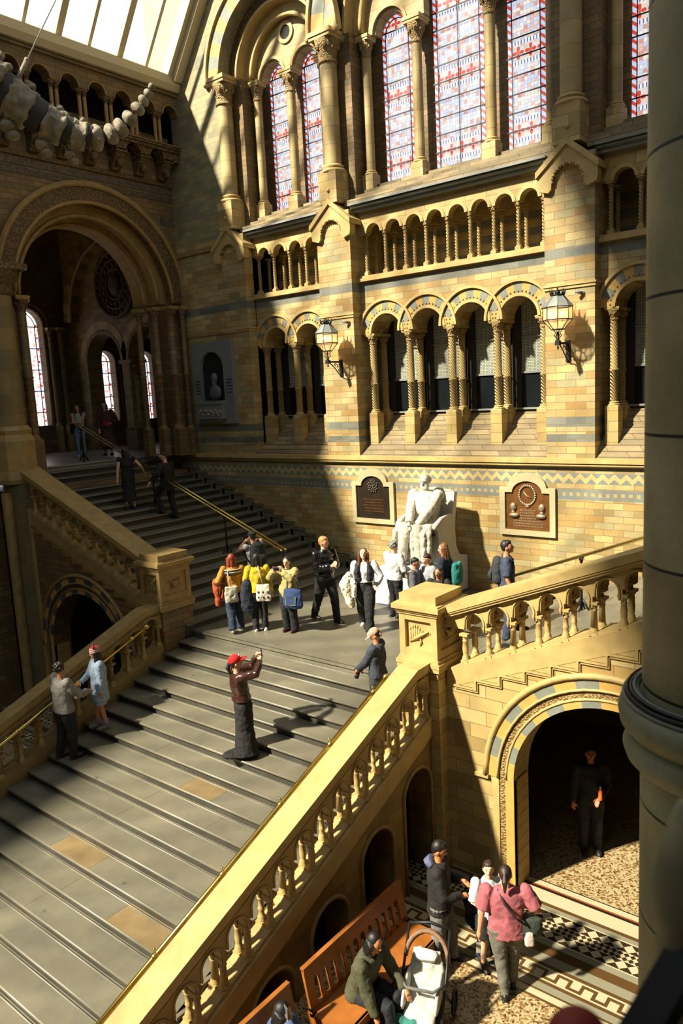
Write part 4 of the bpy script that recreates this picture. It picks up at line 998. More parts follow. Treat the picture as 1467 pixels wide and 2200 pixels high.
b.tube([p0-up_*.02+sd*.03, p1-up_*.02+sd*.03], .006, 6); b.build('lip', m_iron, t)
t = thing('brass_grille', 'out-of-focus ribbed brass grille in the very bottom right corner', 'grille')
g0, g1 = Vector((-0.297, 1.200, 3.643)), Vector((-0.331, 1.151, 3.542))
for k in range(8):
    b = MB(); c0 = g0+(g1-g0)*k/7; b.tube([c0, c0+Vector((.09, .072, -.005))], .0065, 10); b.build('rib', m_brass, t)
b = MB(); b.tube([g0+Vector((.09, .072, 0)), g1+Vector((.09, .072, 0))], .008, 8); b.build('frame', m_brass, t)
t = thing('knit_cap', 'blurred dark red rounded shape just showing at the bottom edge', 'headwear')
b = MB(); b.ell((-0.344, 0.855, 3.744), (.042, .042, .042), 24); b.build('dome', plain('dark_red_knit', '8c2a20', .7), t)  # stands for the crown of someone's red knitted cap

# ================================================================== LANTERNS
def lantern(label, x, zarm):
    t = thing('wall_lantern', label, 'lantern', (x, 15.1, zarm))
    b = MB(); b.box(-.045, .045, -.03, 0, -.36, .06); b.tube([(0, -.02, 0), (0, -.52, 0)], .022, 8); b.box(-.045, .045, -.565, -.475, -.045, .045); b.ell((0, -.52, -.09), (.02, .02, .04), 8)
    b.tube([(0, -.02, -.34), (0, -.10, -.30), (0, -.30, -.12), (0, -.44, -.03)], .012, 6)
    for k, (yy, zz, r) in enumerate(((-.13, -.10, .06), (-.24, -.07, .045), (-.10, -.21, .045))):
        b.tube([(0, yy+r*math.cos(a*.5)*(1-a/16), zz+r*math.sin(a*.5)*(1-a/16)) for a in range(13)], .009, 6)
    b.build('bracket', m_iron, t)
    b = MB(); b.lathe(0, -.52, [(.03, .04), (.035, .08), (.022, .11), (.018, .22)], 10)
    for k in range(4):
        a = PI/4+k*PI/2; ca, sa = math.cos(a), math.sin(a)
        b.tube([(ca*.03, -.52+sa*.03, .10), (ca*.075, -.52+sa*.075, .14), (ca*.045, -.52+sa*.045, .20), (ca*.11, -.52+sa*.11, .27)], .009, 6)
    b.build('stem', m_iron, t)
    def octo(r, z): return [(r*math.cos(PI/8+k*PI/4), -.52+r*math.sin(PI/8+k*PI/4), z) for k in range(8)]
    lv = [octo(.12, .26), octo(.28, .44), octo(.28, .68), octo(.115, .90)]
    b = MB()
    for A_, B_ in zip(lv[:2], lv[1:3]):
        for k in range(8): b.tube([A_[k], B_[k]], .008, 6)
    for A_ in lv[:3]: b.tube(A_+[A_[0]], .011, 6)
    b.build('glazing_frame', m_iron, t)
    b = MB(); n = 8; vs = [Vector(p) for p in octo(.295, .685)]+[Vector(p) for p in octo(.115, .90)]
    b.add(vs, [(k, (k+1) % n, n+(k+1) % n, n+k) for k in range(n)]+[tuple(range(n, 2*n))]); 
    for k in range(8): b.tube([vs[k], vs[n+k]], .009, 6)
    b.build('hood', m_slate, t)
    b = MB(); cr = octo(.125, .91); b.tube(cr+[cr[0]], .016, 6)
    for k in range(8): p = Vector(octo(.13, .95)[k]); b.ell(p, (.022, .022, .045), 6); b.ell((p.x*1.12, -.52+(p.y+.52)*1.12, 1.0), (.010, .010, .03), 6)
    b.ell((0, -.52, .95), (.06, .06, .07), 8); b.ell((0, -.52, 1.04), .02, 6); b.build('crown', m_iron, t)
    b = MB(); v = [Vector(p) for p in octo(.11, .26)]+[Vector(p) for p in octo(.272, .44)]+[Vector(p) for p in octo(.272, .68)]
    b.add(v, [(i*8+k, i*8+(k+1) % 8, (i+1)*8+(k+1) % 8, (i+1)*8+k) for i in range(2) for k in range(8)]); b.build('glass', m_lglass, t)
    for k in range(3):
        a = k*2*PI/3+.5; b = MB(); b.ell((.08*math.cos(a), -.52+.08*math.sin(a), .56), (.02, .02, .045), 8); b.tube([(.08*math.cos(a), -.52+.08*math.sin(a), .40), (.08*math.cos(a), -.52+.08*math.sin(a), .53)], .010, 6, 1); b.build('bulb', [m_bulb, m_white], t)
    l = bpy.data.lights.new('lantern_light', 'POINT'); l.energy = 12; l.color = (1, .62, .3); l.shadow_soft_size = .08
    lo = bpy.data.objects.new('lantern_light', l); C.objects.link(lo); lo.parent = t; lo.location = (0, -.52, .56)
    return t
def lg():
    m, nt, p = nmat('lantern_glass'); L = nt.links; out = nt.nodes['Material Output']
    tr = N(nt, 'ShaderNodeBsdfTransparent'); mx = N(nt, 'ShaderNodeMixShader'); mx.inputs[0].default_value = .35
    p.inputs['Base Color'].default_value = H('e6d2b0'); p.inputs['Roughness'].default_value = .2; L.new(tr.outputs[0], mx.inputs[1]); L.new(p.outputs[0], mx.inputs[2]); L.new(mx.outputs[0], out.inputs[0]); return m
m_lglass = lg(); m_bulb = emis('bulb_glow', 'ffd9a0', 14)
lantern('lit octagonal iron lantern bracketed on the wide pilaster right of the statue', -6.22, 5.37)
lantern('lit octagonal iron lantern bracketed on the pilaster left of the four-arch bay', -12.09, 5.39)
for x, wd in ((-5.92, 'right'), (-11.78, 'left')):
    t = thing('security_camera', 'small grey wall camera just above the %s lantern' % wd, 'camera', (x, 15.1, 6.32)); b = MB(); b.box(-.03, .03, -.04, 0, -.03, .03); b.tube([(0, -.04, 0), (-.10, -.13, .03)], .03, 8); b.build('housing', m_slate, t)

# ================================================================== PLAQUES, TABLET
def outline(x0, x1, z0, zs, r):
    m = (x0+x1)/2; return [(x0, z0), (x1, z0), (x1, zs), (m+r, zs)]+[(m+r*math.cos(PI*k/14), zs+(r*.72)*math.sin(PI*k/14)) for k in range(1, 14)]+[(m-r, zs), (x0, zs)]
def plaque(label, x0, x1, mat, rel, kind):
    t = thing('memorial_plaque', label, 'plaque', (0, 15.1, 0)); xm = (x0+x1)/2
    O = outline(x0, x1, 1.37, 2.42, .44); I = outline(x0+.125, x1-.125, 1.49, 2.31, .345)
    b = MB(); n = len(O)
    for k in range(n):
        k2 = (k+1) % n
        P = [O[k], O[k2], I[k2], I[k]]
        b.add([(p[0], -.07, p[1]) for p in P]+[(p[0], 0, p[1]) for p in P], [(3,2,1,0),(4,5,6,7),(0,1,5,4),(1,2,6,5),(2,3,7,6),(3,0,4,7)])
    b.build('stone_frame', m_pl, t)
    b = MB(); b.prism(I, lambda p, y: (p[0], y, p[1]), -.03, 0); b.box(x0+.13, x1-.13, -.05, -.02, 1.49, 1.525); b.build('bronze_panel', mat, t)
    b = MB()
    if kind == 'arms':
        random.seed(3)
        for k in range(34):
            a = k*2.4; r = .16*math.sqrt(k/34); b.ell((xm+r*math.cos(a), -.04, 2.30+r*math.sin(a)*1.05), (.025, .02, .03), 6)
    else:
        for k in range(26):
            a = 2*PI*k/26; b.ell((xm+.185*math.cos(a), -.045, 2.25+.21*math.sin(a)), (.028, .02, .028), 6)
        b.tube([(xm-.09, -.04, 2.33), (xm, -.045, 2.23), (xm+.1, -.04, 2.20)], .012, 6); b.ell((xm, -.04, 2.01), (.06, .02, .03), 6)
    b.build('relief_emblem', rel, t)
    if kind != 'arms':
        for s_, nm in ((-1, 0), (1, 0)):
            b = MB(); x = xm+s_*.33
            b.ell((x, -.05, 1.99), (.075, .05, .09), 10); b.ell((x-s_*.06, -.055, 1.97), (.02, .02, .02), 6); b.ell((x, -.04, 1.87), (.05, .04, .06), 8); b.ell((x-s_*.02, -.05, 1.81), (.12, .05, .05), 10); b.build('portrait_relief', rel, t)
    b = MB()
    rows = 7 if kind != 'arms' else 5
    for i in range(rows):   # raised lines of lettering too small to read
        z = (1.92-.058*i) if kind != 'arms' else (1.97-.075*i); hw = (.17 if i < 4 else .33) if kind != 'arms' else .30-.03*(i % 2)
        x = xm-hw
        while x < xm+hw:
            w_ = .018+.014*((int(x*317+i*7)) % 3); b.box(x, x+w_, -.038, -.028, z-.012, z+.012); x += w_+.012
    b.build('lettering', rel if kind != 'arms' else m_bronze2, t)
    return t
m_pl = plain('plaque_stone', 'c2b48c', .6, noise=.08, nscale=10)
plaque('dark bronze memorial plaque with coat of arms, left of the seated statue', -11.90, -10.62, m_bronze, plain('bronze_arms', '4e4840', .4, .5), 'arms')
plaque('brown bronze memorial plaque with two portrait heads, right of the seated statue', -7.78, -6.50, m_bronze2, m_bronzer, 'heads')
t = thing('wall_monument', 'grey stone wall monument with a bust in a dark arched niche', 'monument', (0, 15.1, 0))
b = MB(); arcade(b, -17.55, -15.88, 3.94, 6.25, [(-16.74, .48, 5.5, 4.60)], -.14, -.0, n=16); b.build('slab', m_slate, t)
b = MB(); arcade(b, -17.24, -16.24, 4.55, 6.0, [], -.03, -.005); b.build('niche', m_black, t)
b = MB(); b.ell((-16.68, -.10, 5.22), (.12, .10, .17), 12); b.ell((-16.68, -.12, 5.08), (.09, .07, .12), 10); b.etube([(-16.70, -.09, 4.62), (-16.70, -.09, 4.75), (-16.68, -.09, 4.95), (-16.68, -.10, 5.05)], [(.10, .06), (.26, .09), (.22, .09), (.07, .06)], (1, 0, 0)); b.build('bust', plain('bust_stone', '4e545a', .5), t)
b = MB(); b.box(-17.36, -16.26, -.30, -.13, 4.08, 4.14); b.box(-17.32, -16.30, -.27, -.13, 4.14, 4.50); b.box(-17.36, -16.26, -.30, -.13, 4.50, 4.56); b.box(-17.2, -16.4, -.24, -.13, 4.0, 4.08); b.build('ledge', m_slate, t)
b = MB()
for k in range(16): b.ell((-17.24+.058*k, -.28, 4.25+.07*math.sin(k*1.7)), (.05, .03, .05), 6)
b.build('carved_relief', m_bronzer, t)
b = MB()
for s_ in (0, 1):
    for i in range(5):
        x = -17.46+.0 if s_ == 0 else -16.17
        while x < (-17.27 if s_ == 0 else -15.95): b.box(x, x+.022, -.145, -.138, 5.15-.09*i, 5.19-.09*i); x += .035
b.build('lettering', m_dark, t)

# ================================================================== PEOPLE
def V(*a): return Vector(a)
def ik(a, b, l1, l2, hint):
    d = b-a; D = min(max(d.length, abs(l1-l2)*1.02), (l1+l2)*.998); u = d.normalized(); x = (l1*l1-l2*l2+D*D)/(2*D)
    h = math.sqrt(max(l1*l1-x*x, 0)); n = hint-u*hint.dot(u); n = n.normalized() if n.length > 1e-5 else u.orthogonal()
    return a+u*x+n*h, a+u*D
_tex = bpy.data.textures.new('folds', 'CLOUDS'); _tex.noise_scale = .11; _tex.noise_depth = 2
def remesh(o, v):
    m = o.modifiers.new('surface', 'REMESH'); m.mode = 'VOXEL'; m.voxel_size = v; m.use_smooth_shade = True
    s_ = o.modifiers.new('smooth', 'SMOOTH'); s_.factor = .5; s_.iterations = 3
    if v > .0095:
        d_ = o.modifiers.new('cloth_folds', 'DISPLACE'); d_.texture = _tex; d_.texture_coords = 'GLOBAL'; d_.strength = .032 if v < .013 else .05; d_.mid_level = .36
_fm = {}
def fab(col, rough=.85, **k):
    key = (col, rough)
    if key not in _fm: _fm[key] = plain('fabric_'+col, col, rough, noise=.18, nscale=14, bump=.25, **k)
    return _fm[key]
def skinm(c):
    if ('s', c) not in _fm: _fm[('s', c)] = plain('skin_'+c, c, .5)
    return _fm[('s', c)]
m_eye = plain('eye_dark', '1d1512', .3); m_lip = plain('lips', '9c5148', .5)
def person(label, loc, rz, h=1.68, w=1.0, skin='c99a7c', hair=('short', '2a1d16'), top=None, bottom=None, shoes='2a2a2a', Lh=(-.15, .03, .46), Rh=(.15, .03, .46), Le=None, Re=None,
           fl=(-.06, 0, 0), fr=(.06, 0, 0), lean=(0, 0), head=(0, 0), hip=.53, hipy=0, hat=None, cat='person', name='person', group=None, curl=.5, over=None, face=True, nofeet=False, mats=None, extra=None):
    """x = the person's right, y = forward, lengths in body heights"""
    t = thing(name, label, cat, loc, math.radians(rz), group); S = h
    def P(x, y, z): return V(x*S, y*S, z*S)
    up_ = hip-.53
    def sp(z, x=0, y=0):   # spine point for a standing height z
        k = (z-.53); return P(x+lean[0]*k, y+hipy+lean[1]*k, z+up_-abs(lean[1])*k*.12)
    sh = .108*w; J = {}
    for s_, nm, tgt, eh in ((-1, 'L', Lh, Le), (1, 'R', Rh, Re)):
        a = sp(.805, s_*sh); b_ = P(*tgt) + P(0, 0, 0); hint = P(*(eh or (s_*.6, -.6, -.5)))
        e, wv = ik(a, b_, .170*S, .150*S, hint); J[nm] = (a, e, wv)
    for s_, nm, f in ((-1, 'l', fl), (1, 'r', fr)):
        a = P(s_*.052*w, hipy, hip-.01); an = P(f[0], f[1]-.012, f[2]+.045); D_ = (an-a).length; q_ = D_/2*1.006 if D_ > .44*S else .247*S; k, an2 = ik(a, an, q_, q_, P(0, 1, .02)); J[nm] = (a, k, an2)
    sm = mats or skinm(skin); wa = .5+.5*w
    # ---- body: one continuous skin
    b = MB()
    b.etube([sp(.47), sp(.53), sp(.62), sp(.72), sp(.79), sp(.825)], [(.070*w*S, .045*S), (.076*w*S, .052*S), (.062*w*S, .045*S), (.080*w*S, .053*S), (.082*w*S, .042*S), (.035*S, .035*S)], (1, 0, 0))
    hy, hp = math.radians(head[0]), math.radians(head[1])
    R_ = Matrix.Rotation(hy, 3, 'Z') @ Matrix.Rotation(hp, 3, 'X')
    nk = sp(.825); hc = sp(.925)+P(0, .010, 0)
    b.tube([nk-P(0, 0, .02), nk+(hc-nk)*.4, hc-P(0, .008, .02)], [.034*S, .029*S, .030*S], 12)
    def hd(x, y, z): return hc+R_ @ P(x, y, z)
    b.ell(hc, (.043*S, .053*S, .060*S), 18, 0, R_); b.ell(hd(0, .014, -.026), (.031*S, .038*S, .040*S), 14, 0, R_)
    b.ell(hd(0, .056, -.012), (.0085*S, .012*S, .016*S), 8, 0, R_); b.ell(hd(0, .040, -.050), (.014*S, .014*S, .012*S), 8, 0, R_)
    for s_ in (-1, 1): b.ell(hd(s_*.044, -.004, -.010), (.006*S, .012*S, .017*S), 8, 0, R_)
    for nm in ('L', 'R'):
        a, e, wv = J[nm]; b.tube([a, a+(e-a)*.3, e, e+(wv-e)*.35, wv], [.028*S*wa, .027*S*wa, .0225*S, .0225*S, .0155*S], 12); b.ell(a, .030*S*wa, 10)
        d = (wv-e).normalized(); s_ = -1 if nm == 'L' else 1
        side = d.cross(P(0, 0, 1)); side = side.normalized() if side.length > 1e-4 else V(1, 0, 0)
        nrm = side.cross(d)
        pc = wv+d*.026*S; b.ell(pc, (.020*S, .020*S, .020*S), 10); b.tube([wv, pc+d*.022*S], [.014*S, .021*S], 8)
        for k in range(4):
            o = side*(k-1.5)*.0105*S; L1 = (.026, .030, .028, .022)[k]*S
            q0 = wv+d*.042*S+o; q1 = q0+(d*(1-.25*curl)-nrm*(.5*curl)).normalized()*L1; q2 = q1+(d*(1-curl)-nrm*curl).normalized()*L1*.9
            b.tube([q0, q1, q2], [.0060*S, .0055*S, .0045*S], 6)
        q0 = wv+d*.018*S-side*s_*.016*S; q1 = q0+(d*.7-side*s_*.6-nrm*.3).normalized()*.028*S; q2 = q1+(d-nrm*.3).normalized()*.020*S; b.tube([q0, q1, q2], [.0075*S, .0065*S, .005*S], 6)
    for nm in ('l', 'r'):
        a, k, an = J[nm]; b.tube([a, a+(k-a)*.4, k, k+(an-k)*.35, an], [.042*S*w, .041*S*w, .029*S, .029*S, .020*S], 12)
        b.ell(an+P(0, .03, -.022), (.022*S, .055*S, .020*S), 10)
    o = b.build('body', sm, t); remesh(o, .0078)
    if face and not mats:
        for s_ in (-1, 1):
            b = MB(); b.ell(hd(s_*.0165, .0475, .004), (.0075*S, .004*S, .0045*S), 8, 0, R_); b.tube([hd(s_*.009, .050, .015), hd(s_*.026, .045, .015)], .0016*S, 5); b.build('eye', m_eye, t)
        b = MB(); b.ell(hd(0, .0505, -.034), (.013*S, .005*S, .004*S), 8, 0, R_); b.build('mouth', m_lip, t)
    mm = lambda c, r=.85: mats or (c if not isinstance(c, str) else fab(c, r))
    # ---- trousers, skirt
    if bottom:
        kind, col = bottom[0], bottom[1]; b = MB()
        if kind in ('trousers', 'wide', 'shorts', 'tight'):
            g = {'trousers': 1.0, 'wide': 1.18, 'shorts': 1.25, 'tight': .86}[kind]
            b.etube([sp(.60), sp(.56), sp(.50), sp(.465)], [(.078*w*S, .060*S), (.090*w*S, .068*S), (.094*w*S, .070*S), (.07*w*S, .06*S)], (1, 0, 0))
            for nm in ('l', 'r'):
                a, k, an = J[nm]; end = an-P(0, 0, .018) if kind != 'shorts' else None
                ra = .034*(1.6 if kind == 'wide' else (.78 if kind == 'tight' else 1.12))
                if kind == 'shorts': b.tube([a, a+(k-a)*.85], [.060*g*S*w, .055*g*S], 12)
                else: b.tube([a, a+(k-a)*.4, k, k+(an-k)*.5, end], [.064*g*S*w, .058*g*S*w, .046*g*S*(w*.5+.5), .040*g*S*(w*.5+.5), ra*S], 14)
            o = b.build('trousers' if kind != 'shorts' else 'shorts', mm(col), t); remesh(o, .011)
        else:
            hem = bottom[2]; b.etube([sp(.62), sp(.56), sp(.50), P(0, hipy, (hem+.50)/2+up_), P(bottom[3] if len(bottom) > 3 else 0, hipy, hem)], [(.076*w*S, .060*S), (.096*w*S, .076*S), (.102*w*S, .084*S), (.098*w*S, .085*S), (.115*w*S, .115*S)], (1, 0, 0))
            if len(bottom) > 3: b.ell(P(bottom[3]*.5, hipy-.10, hem+.02), (.09*S, .13*S, .03*S), 12)
            o = b.build('skirt', mm(col), t); remesh(o, .011)
    if top:
        hem = top.get('hem', .50); g = top.get('g', 1.0); b = MB(); zz = [hem, (hem+.62)/2, .62, .72, .79, .822, .84 if top.get('collar') else .828]
        if hem > .6: zz = [hem, hem+.02, hem+.04, .72, .79, .822, .828]
        fl_ = top.get('flare', 0)
        rr = [(.098+fl_, .075+fl_*.8), (.092+fl_*.4, .070+fl_*.4), (.086, .064), (.098, .070), (.094, .056), (.052, .046), (.038, .040)]
        b.etube([sp(z) if z > .5 else sp(.5)+P(0, 0, z-.5)-(P(0, 0, 0)) for z in zz], [(x*w*g*S, y*g*S) for x, y in rr], (1, 0, 0), 20)
        sl = top.get('sleeve', 1.0)
        for nm in ('L', 'R'):
            g2 = (1+(g-1)*.55)*wa; a, e, wv = J[nm]; b.ell(a-P(0, 0, .002), .041*S*g2, 10)
            if sl <= 0: continue
            if sl < .5: b.tube([a, a+(e-a)*(sl*2)], [.039*S*g2, .043*S*g2], 12)
            else: b.tube([a, a+(e-a)*.5, e, e+(wv-e)*.5, e+(wv-e)*min(1, (sl-.5)*2)], [.040*S*g2, .038*S*g2, .034*S*g2, .031*S*g2, .025*S*g2*top.get('cuff', 1)], 12)
        if top.get('hood'): b.ell(sp(.82)+P(0, -.05, 0), (.06*S, .045*S, .035*S), 10)
        if top.get('quilt'):
            for z in (.52, .57, .62, .67, .72, .77): 
                c_ = sp(z); b.tube([c_+P(.100*w*math.cos(q*PI/8), .078*math.sin(q*PI/8), 0) for q in range(17)], .016*S, 6)
            for nm in ('L', 'R'):
                a, e, wv = J[nm]
                for q in range(4): b.ell(a+(e-a)*(.15+.25*q), .043*S*g2, 8); b.ell(e+(wv-e)*(.05+.25*q), .038*S*g2, 8)
        m_ = mm(top['col'], top.get('rough', .85)); o = b.build(top.get('name', 'top'), m_, t); remesh(o, .0105)
        if top.get('stripe'):
            for (z0, c2) in top['stripe']:
                b = MB(); c_ = sp(z0); q = .098 if z0 < .78 else .094; b.tube([c_+P((q+.006)*w*g*math.cos(k*PI/12), (.070+.006)*g*math.sin(k*PI/12), 0) for k in range(25)], .0065*S, 6); b.build('stripe', mm(c2), t)
    if over:
        hem = over.get('hem', .5); g = over.get('g', 1.15); b = MB()
        zz = [hem, hem*.5+.31, .62, .72, .79, .82]
        b.etube([sp(z) if z > .5 else P(0, hipy-.01, z+up_) for z in zz], [((.10+over.get('flare', 0))*w*g*S, (.075+over.get('flare', 0))*g*S), (.098*w*g*S, .078*g*S), (.094*w*g*S, .07*g*S), (.100*w*g*S, .072*g*S), (.094*w*g*S, .058*g*S), (.05*S*g, .046*S*g)], (1, 0, 0), 20)
        for nm in ('L', 'R'):
            a, e, wv = J[nm]; b.tube([a, a+(e-a)*.5, e, e+(wv-e)*.9], [.041*S*g, .039*S*g, .036*S*g, .031*S*g], 12); b.ell(a-P(0, 0, .002), .042*S*g, 10)
        o = b.build(over.get('name', 'coat'), mm(over['col']), t); remesh(o, .011)
    # ---- shoes
    if not nofeet:
        for nm, f in (('l', fl), ('r', fr)):
            an = J[nm][2]; b = MB(); s0 = an-P(0, 0, .045)
            b.ell(s0+P(0, .040, .022), (.030*S, .086*S, .027*S), 12); b.ell(s0+P(0, -.010, .026), (.025*S, .036*S, .032*S), 10); b.box(*(sorted((s0.x-.024*S, s0.x+.024*S))), s0.y-.042*S, s0.y+.098*S, s0.z-.001*S, s0.z+.010*S)
            o = b.build('shoe', mm(shoes, .5), t); remesh(o, .008)
    # ---- hair
    st, hcol = hair; b = MB()
    if st != 'none':
        b.ell(hd(0, -.012, .014), (.048*S, .052*S, .056*S), 16, 0, R_)
        if st == 'short': b.ell(hd(0, .012, .040), (.040*S, .036*S, .026*S), 12, 0, R_); b.ell(hd(0, -.03, -.012), (.040*S, .028*S, .032*S), 10, 0, R_)
        if st == 'curly':
            random.seed(11)
            for k in range(60):
                a, c_ = random.random()*2*PI, random.random()*PI*.62; b.ell(hd(.050*math.sin(c_)*math.cos(a), -.012+.056*math.sin(c_)*math.sin(a)*(1 if math.sin(a) < .3 else .75), .012+.058*math.cos(c_)), .012*S, 6)
        if st in ('long', 'bob', 'verylong'):
            dn = {'long': .76, 'bob': .84, 'verylong': .70}[st]
            for (x, y) in ((-.042, -.004), (-.032, -.028), (0, -.040), (.032, -.028), (.042, -.004), (-.045, .012), (.045, .012)):
                p2 = hd(x*1.05, y-.006, -.06); p3 = V(p2.x, p2.y, 0)+P(x*.2, -.006 if y < .01 else .03, 0); p3.z = sp(dn).z
                b.tube([hd(x, y, .015), hd(x*1.05, y-.004, -.03), p2, p3], [.020*S, .020*S, .020*S, .010*S], 8)
        if st == 'pony':
            b.ell(hd(0, -.03, -.01), (.038*S, .03*S, .03*S), 10, 0, R_); b.tube([hd(0, -.055, .02), hd(0, -.085, -.02), hd(0, -.08, -.10)], [.016*S, .022*S, .008*S], 8)
        if st == 'bun': b.ell(hd(0, -.058, .028), .026*S, 10); b.ell(hd(0, -.03, -.01), (.038*S, .03*S, .03*S), 10, 0, R_)
        o = b.build('hair', mm(hcol, .55), t); remesh(o, .0085)
    if hat:
        kind, c1 = hat[0], hat[1]; b = MB()
        if kind == 'cap':
            b.ell(hd(0, -.004, .030), (.053*S, .062*S, .050*S), 18, 0, R_); b.ell(hd(0, .070, .014), (.044*S, .052*S, .009*S), 14, 0, R_); b.ell(hd(0, -.052, -.02), (.022*S, .012*S, .03*S), 8, 0, R_); o = b.build('cap', mm(c1), t); remesh(o, .008)
            if len(hat) > 2: b = MB(); b.ell(hd(0, .050, .056), (.014*S, .006*S, .012*S), 8, 0, R_); b.build('cap_badge', fab('e8e4dc'), t)
        if kind == 'beanie':
            for i in range(7):
                b = MB(); z = .008+.0095*i; k = math.sqrt(max(0, 1-(i/9)**2)); b.tube([hd(.050*k*math.cos(q*PI/10), -.004+.058*k*math.sin(q*PI/10), z) for q in range(21)], .0066*S, 6)
                b.ell(hd(0, -.004, z), (.048*k*S, .056*k*S, .008*S), 12, 0, R_); b.build('hat_stripe', fab(c1 if i % 2 == 0 else 'e6dcd2'), t)
            for s_ in (-1, 1): b = MB(); b.tube([hd(s_*.034, 0, .062), hd(s_*.050, 0, .100)], [.018*S, .003*S], 8); b.build('hat_ear', fab(c1), t)
            for s_ in (-1, 1): b = MB(); b.tube([hd(s_*.046, .01, -.02), hd(s_*.042, .05, -.14)], .003*S, 5); b.ell(hd(s_*.042, .05, -.15), .014*S, 8); b.build('hat_tassel', fab('b0485a'), t)
        if kind == 'flat': b.ell(hd(0, -.004, .036), (.056*S, .066*S, .036*S), 16, 0, R_); b.ell(hd(0, .05, .012), (.04*S, .03*S, .008*S), 10, 0, R_); o = b.build('hat', mm(c1), t)
    t['h'] = h
    if 'h' in t: del t['h']
    return t, J, hd, sp, P
def bag(label, loc, rz, size, col, strap=None, name='tote_bag', cat='bag', prints=None, pocket=False):
    t = thing(name, label, cat, loc, math.radians(rz)); sx, sy, sz = size
    b = MB(); b.etube([(0, 0, -sz), (0, 0, -sz*.85), (0, 0, -sz*.4), (0, 0, -sz*.05), (0, 0, 0)], [(sx*.46, sy*.3), (sx*.52, sy*.5), (sx*.50, sy*.55), (sx*.46, sy*.35), (sx*.42, sy*.25)], (1, 0, 0), 14); o = b.build('bag_body', fab(col), t); remesh(o, .012)
    if strap:
        b = MB(); pts = [Vector(p) for p in strap]; b.tube(pts, .012, 6); b.build('strap', fab(col), t)
    if prints:
        for i in range(3):
            for j in range(2): b = MB(); b.ell((-.09+.09*i, -sy*.5-.004, -sz*.45-.10*j), (.022, .01, .026), 8); b.build('printed_motif', fab(prints[(i+j) % len(prints)]), t)
    if pocket:
        b = MB(); b.box(-sx*.28, sx*.28, -sy*.56, -sy*.5, -sz*.8, -sz*.3); o = b.build('pocket', fab('2c4672'), t)
        b = MB(); b.tube([(-sx*.28, -sy*.57, -sz*.32), (-sx*.25, -sy*.57, -sz*.78), (sx*.25, -sy*.57, -sz*.78), (sx*.28, -sy*.57, -sz*.32)], .004, 5); b.build('stitching', fab('c9b56a'), t)
    return t
def phone(label, loc, rz=0, tilt=0, name='phone', cat='phone', size=(.075, .009, .15), col='17181b'):
    t = thing(name, label, cat, loc, math.radians(rz)); b = MB(); b.box(-size[0]/2, size[0]/2, -size[1]/2, size[1]/2, -size[2]/2, size[2]/2); b.xf(Matrix.Rotation(math.radians(tilt), 4, 'X')); b.build('phone_body', fab(col, .3), t)
    b = MB(); b.box(-size[0]*.44, size[0]*.44, size[1]/2, size[1]/2+.001, -size[2]*.45, size[2]*.45); b.xf(Matrix.Rotation(math.radians(tilt), 4, 'X')); b.build('screen', m_dglass, t); return t
def backpack(label, loc, rz, s=1.0, col='23262a', lean=0):
    t = thing('backpack', label, 'backpack', loc, math.radians(rz)); b = MB()
    b.etube([(0, -.13*s, -.22*s), (0, -.15*s, -.18*s), (0, -.16*s, 0), (0, -.14*s, .17*s), (0, -.12*s, .22*s)], [(.12*s, .06*s), (.16*s, .10*s), (.16*s, .10*s), (.13*s, .08*s), (.06*s, .04*s)], (1, 0, 0), 14); o = b.build('pack_body', fab(col), t); remesh(o, .012)
    b = MB(); b.etube([(0, -.25*s, -.16*s), (0, -.27*s, -.08*s), (0, -.25*s, .02*s)], [(.09*s, .03*s), (.11*s, .05*s), (.09*s, .02*s)], (1, 0, 0), 12); o = b.build('front_pocket', fab(col), t)
    for s_ in (-1, 1): b = MB(); b.tube([(s_*.09*s, -.08*s, .18*s), (s_*.11*s, .0, .235*s), (s_*.125*s, .115*s, .15*s), (s_*.13*s, .10*s, -.02*s), (s_*.12*s, -.07*s, -.14*s)], .017*s, 6); b.build('shoulder_strap', fab(col), t)
    return t
def wp(t, v): return Matrix.Rotation(t.rotation_euler.z, 3, 'Z') @ Vector(v) + Vector(t.location)
zs = lambda y: -.145*math.ceil((9.685-y)/.377-1e-6)
# 1-2 on the upper floor
t, J, hd, sp, P = person('woman in white top and pale blue jeans with folded arms on the upper floor', (-21.75, 13.72, UP), -140, 1.66, skin='c08a6a', hair=('long', '3b2a1e'), top=dict(col='cfcfca', sleeve=0, hem=.60), bottom=('tight', '7d92ac'), shoes='d9d6cf', Lh=(.05, .12, .66), Rh=(-.05, .14, .64), Le=(-1, -.2, -.6), Re=(1, -.2, -.6), curl=.8)
bag('black bag on the hip of the woman in white top upstairs', wp(t, P(.13, -.06, .66)), -140, (.22, .12, .36), '1d1e20', [wp(t, P(0,0,0))*0+Vector((0,0,0)), (.0, .0, .2)], name='shoulder_bag')
t, J, hd, sp, P = person('long-haired woman in an open brown cloak coat on the upper floor', (-21.15, 14.3, UP), -140, 1.70, skin='c9997c', hair=('verylong', '4a2c20'), over=dict(col='5e3c36', hem=.17, g=1.25, flare=.05, name='cloak'), top=dict(col='221c20', sleeve=.9), bottom=('skirt', '231d22', .12), shoes='1a1718', Lh=(-.10, .06, .60), Rh=(.12, .05, .50))
bag('small red pouch held by the woman in the brown cloak', wp(t, P(-.04, .13, .64)), -140, (.20, .08, .15), 'b3283a', name='pouch')
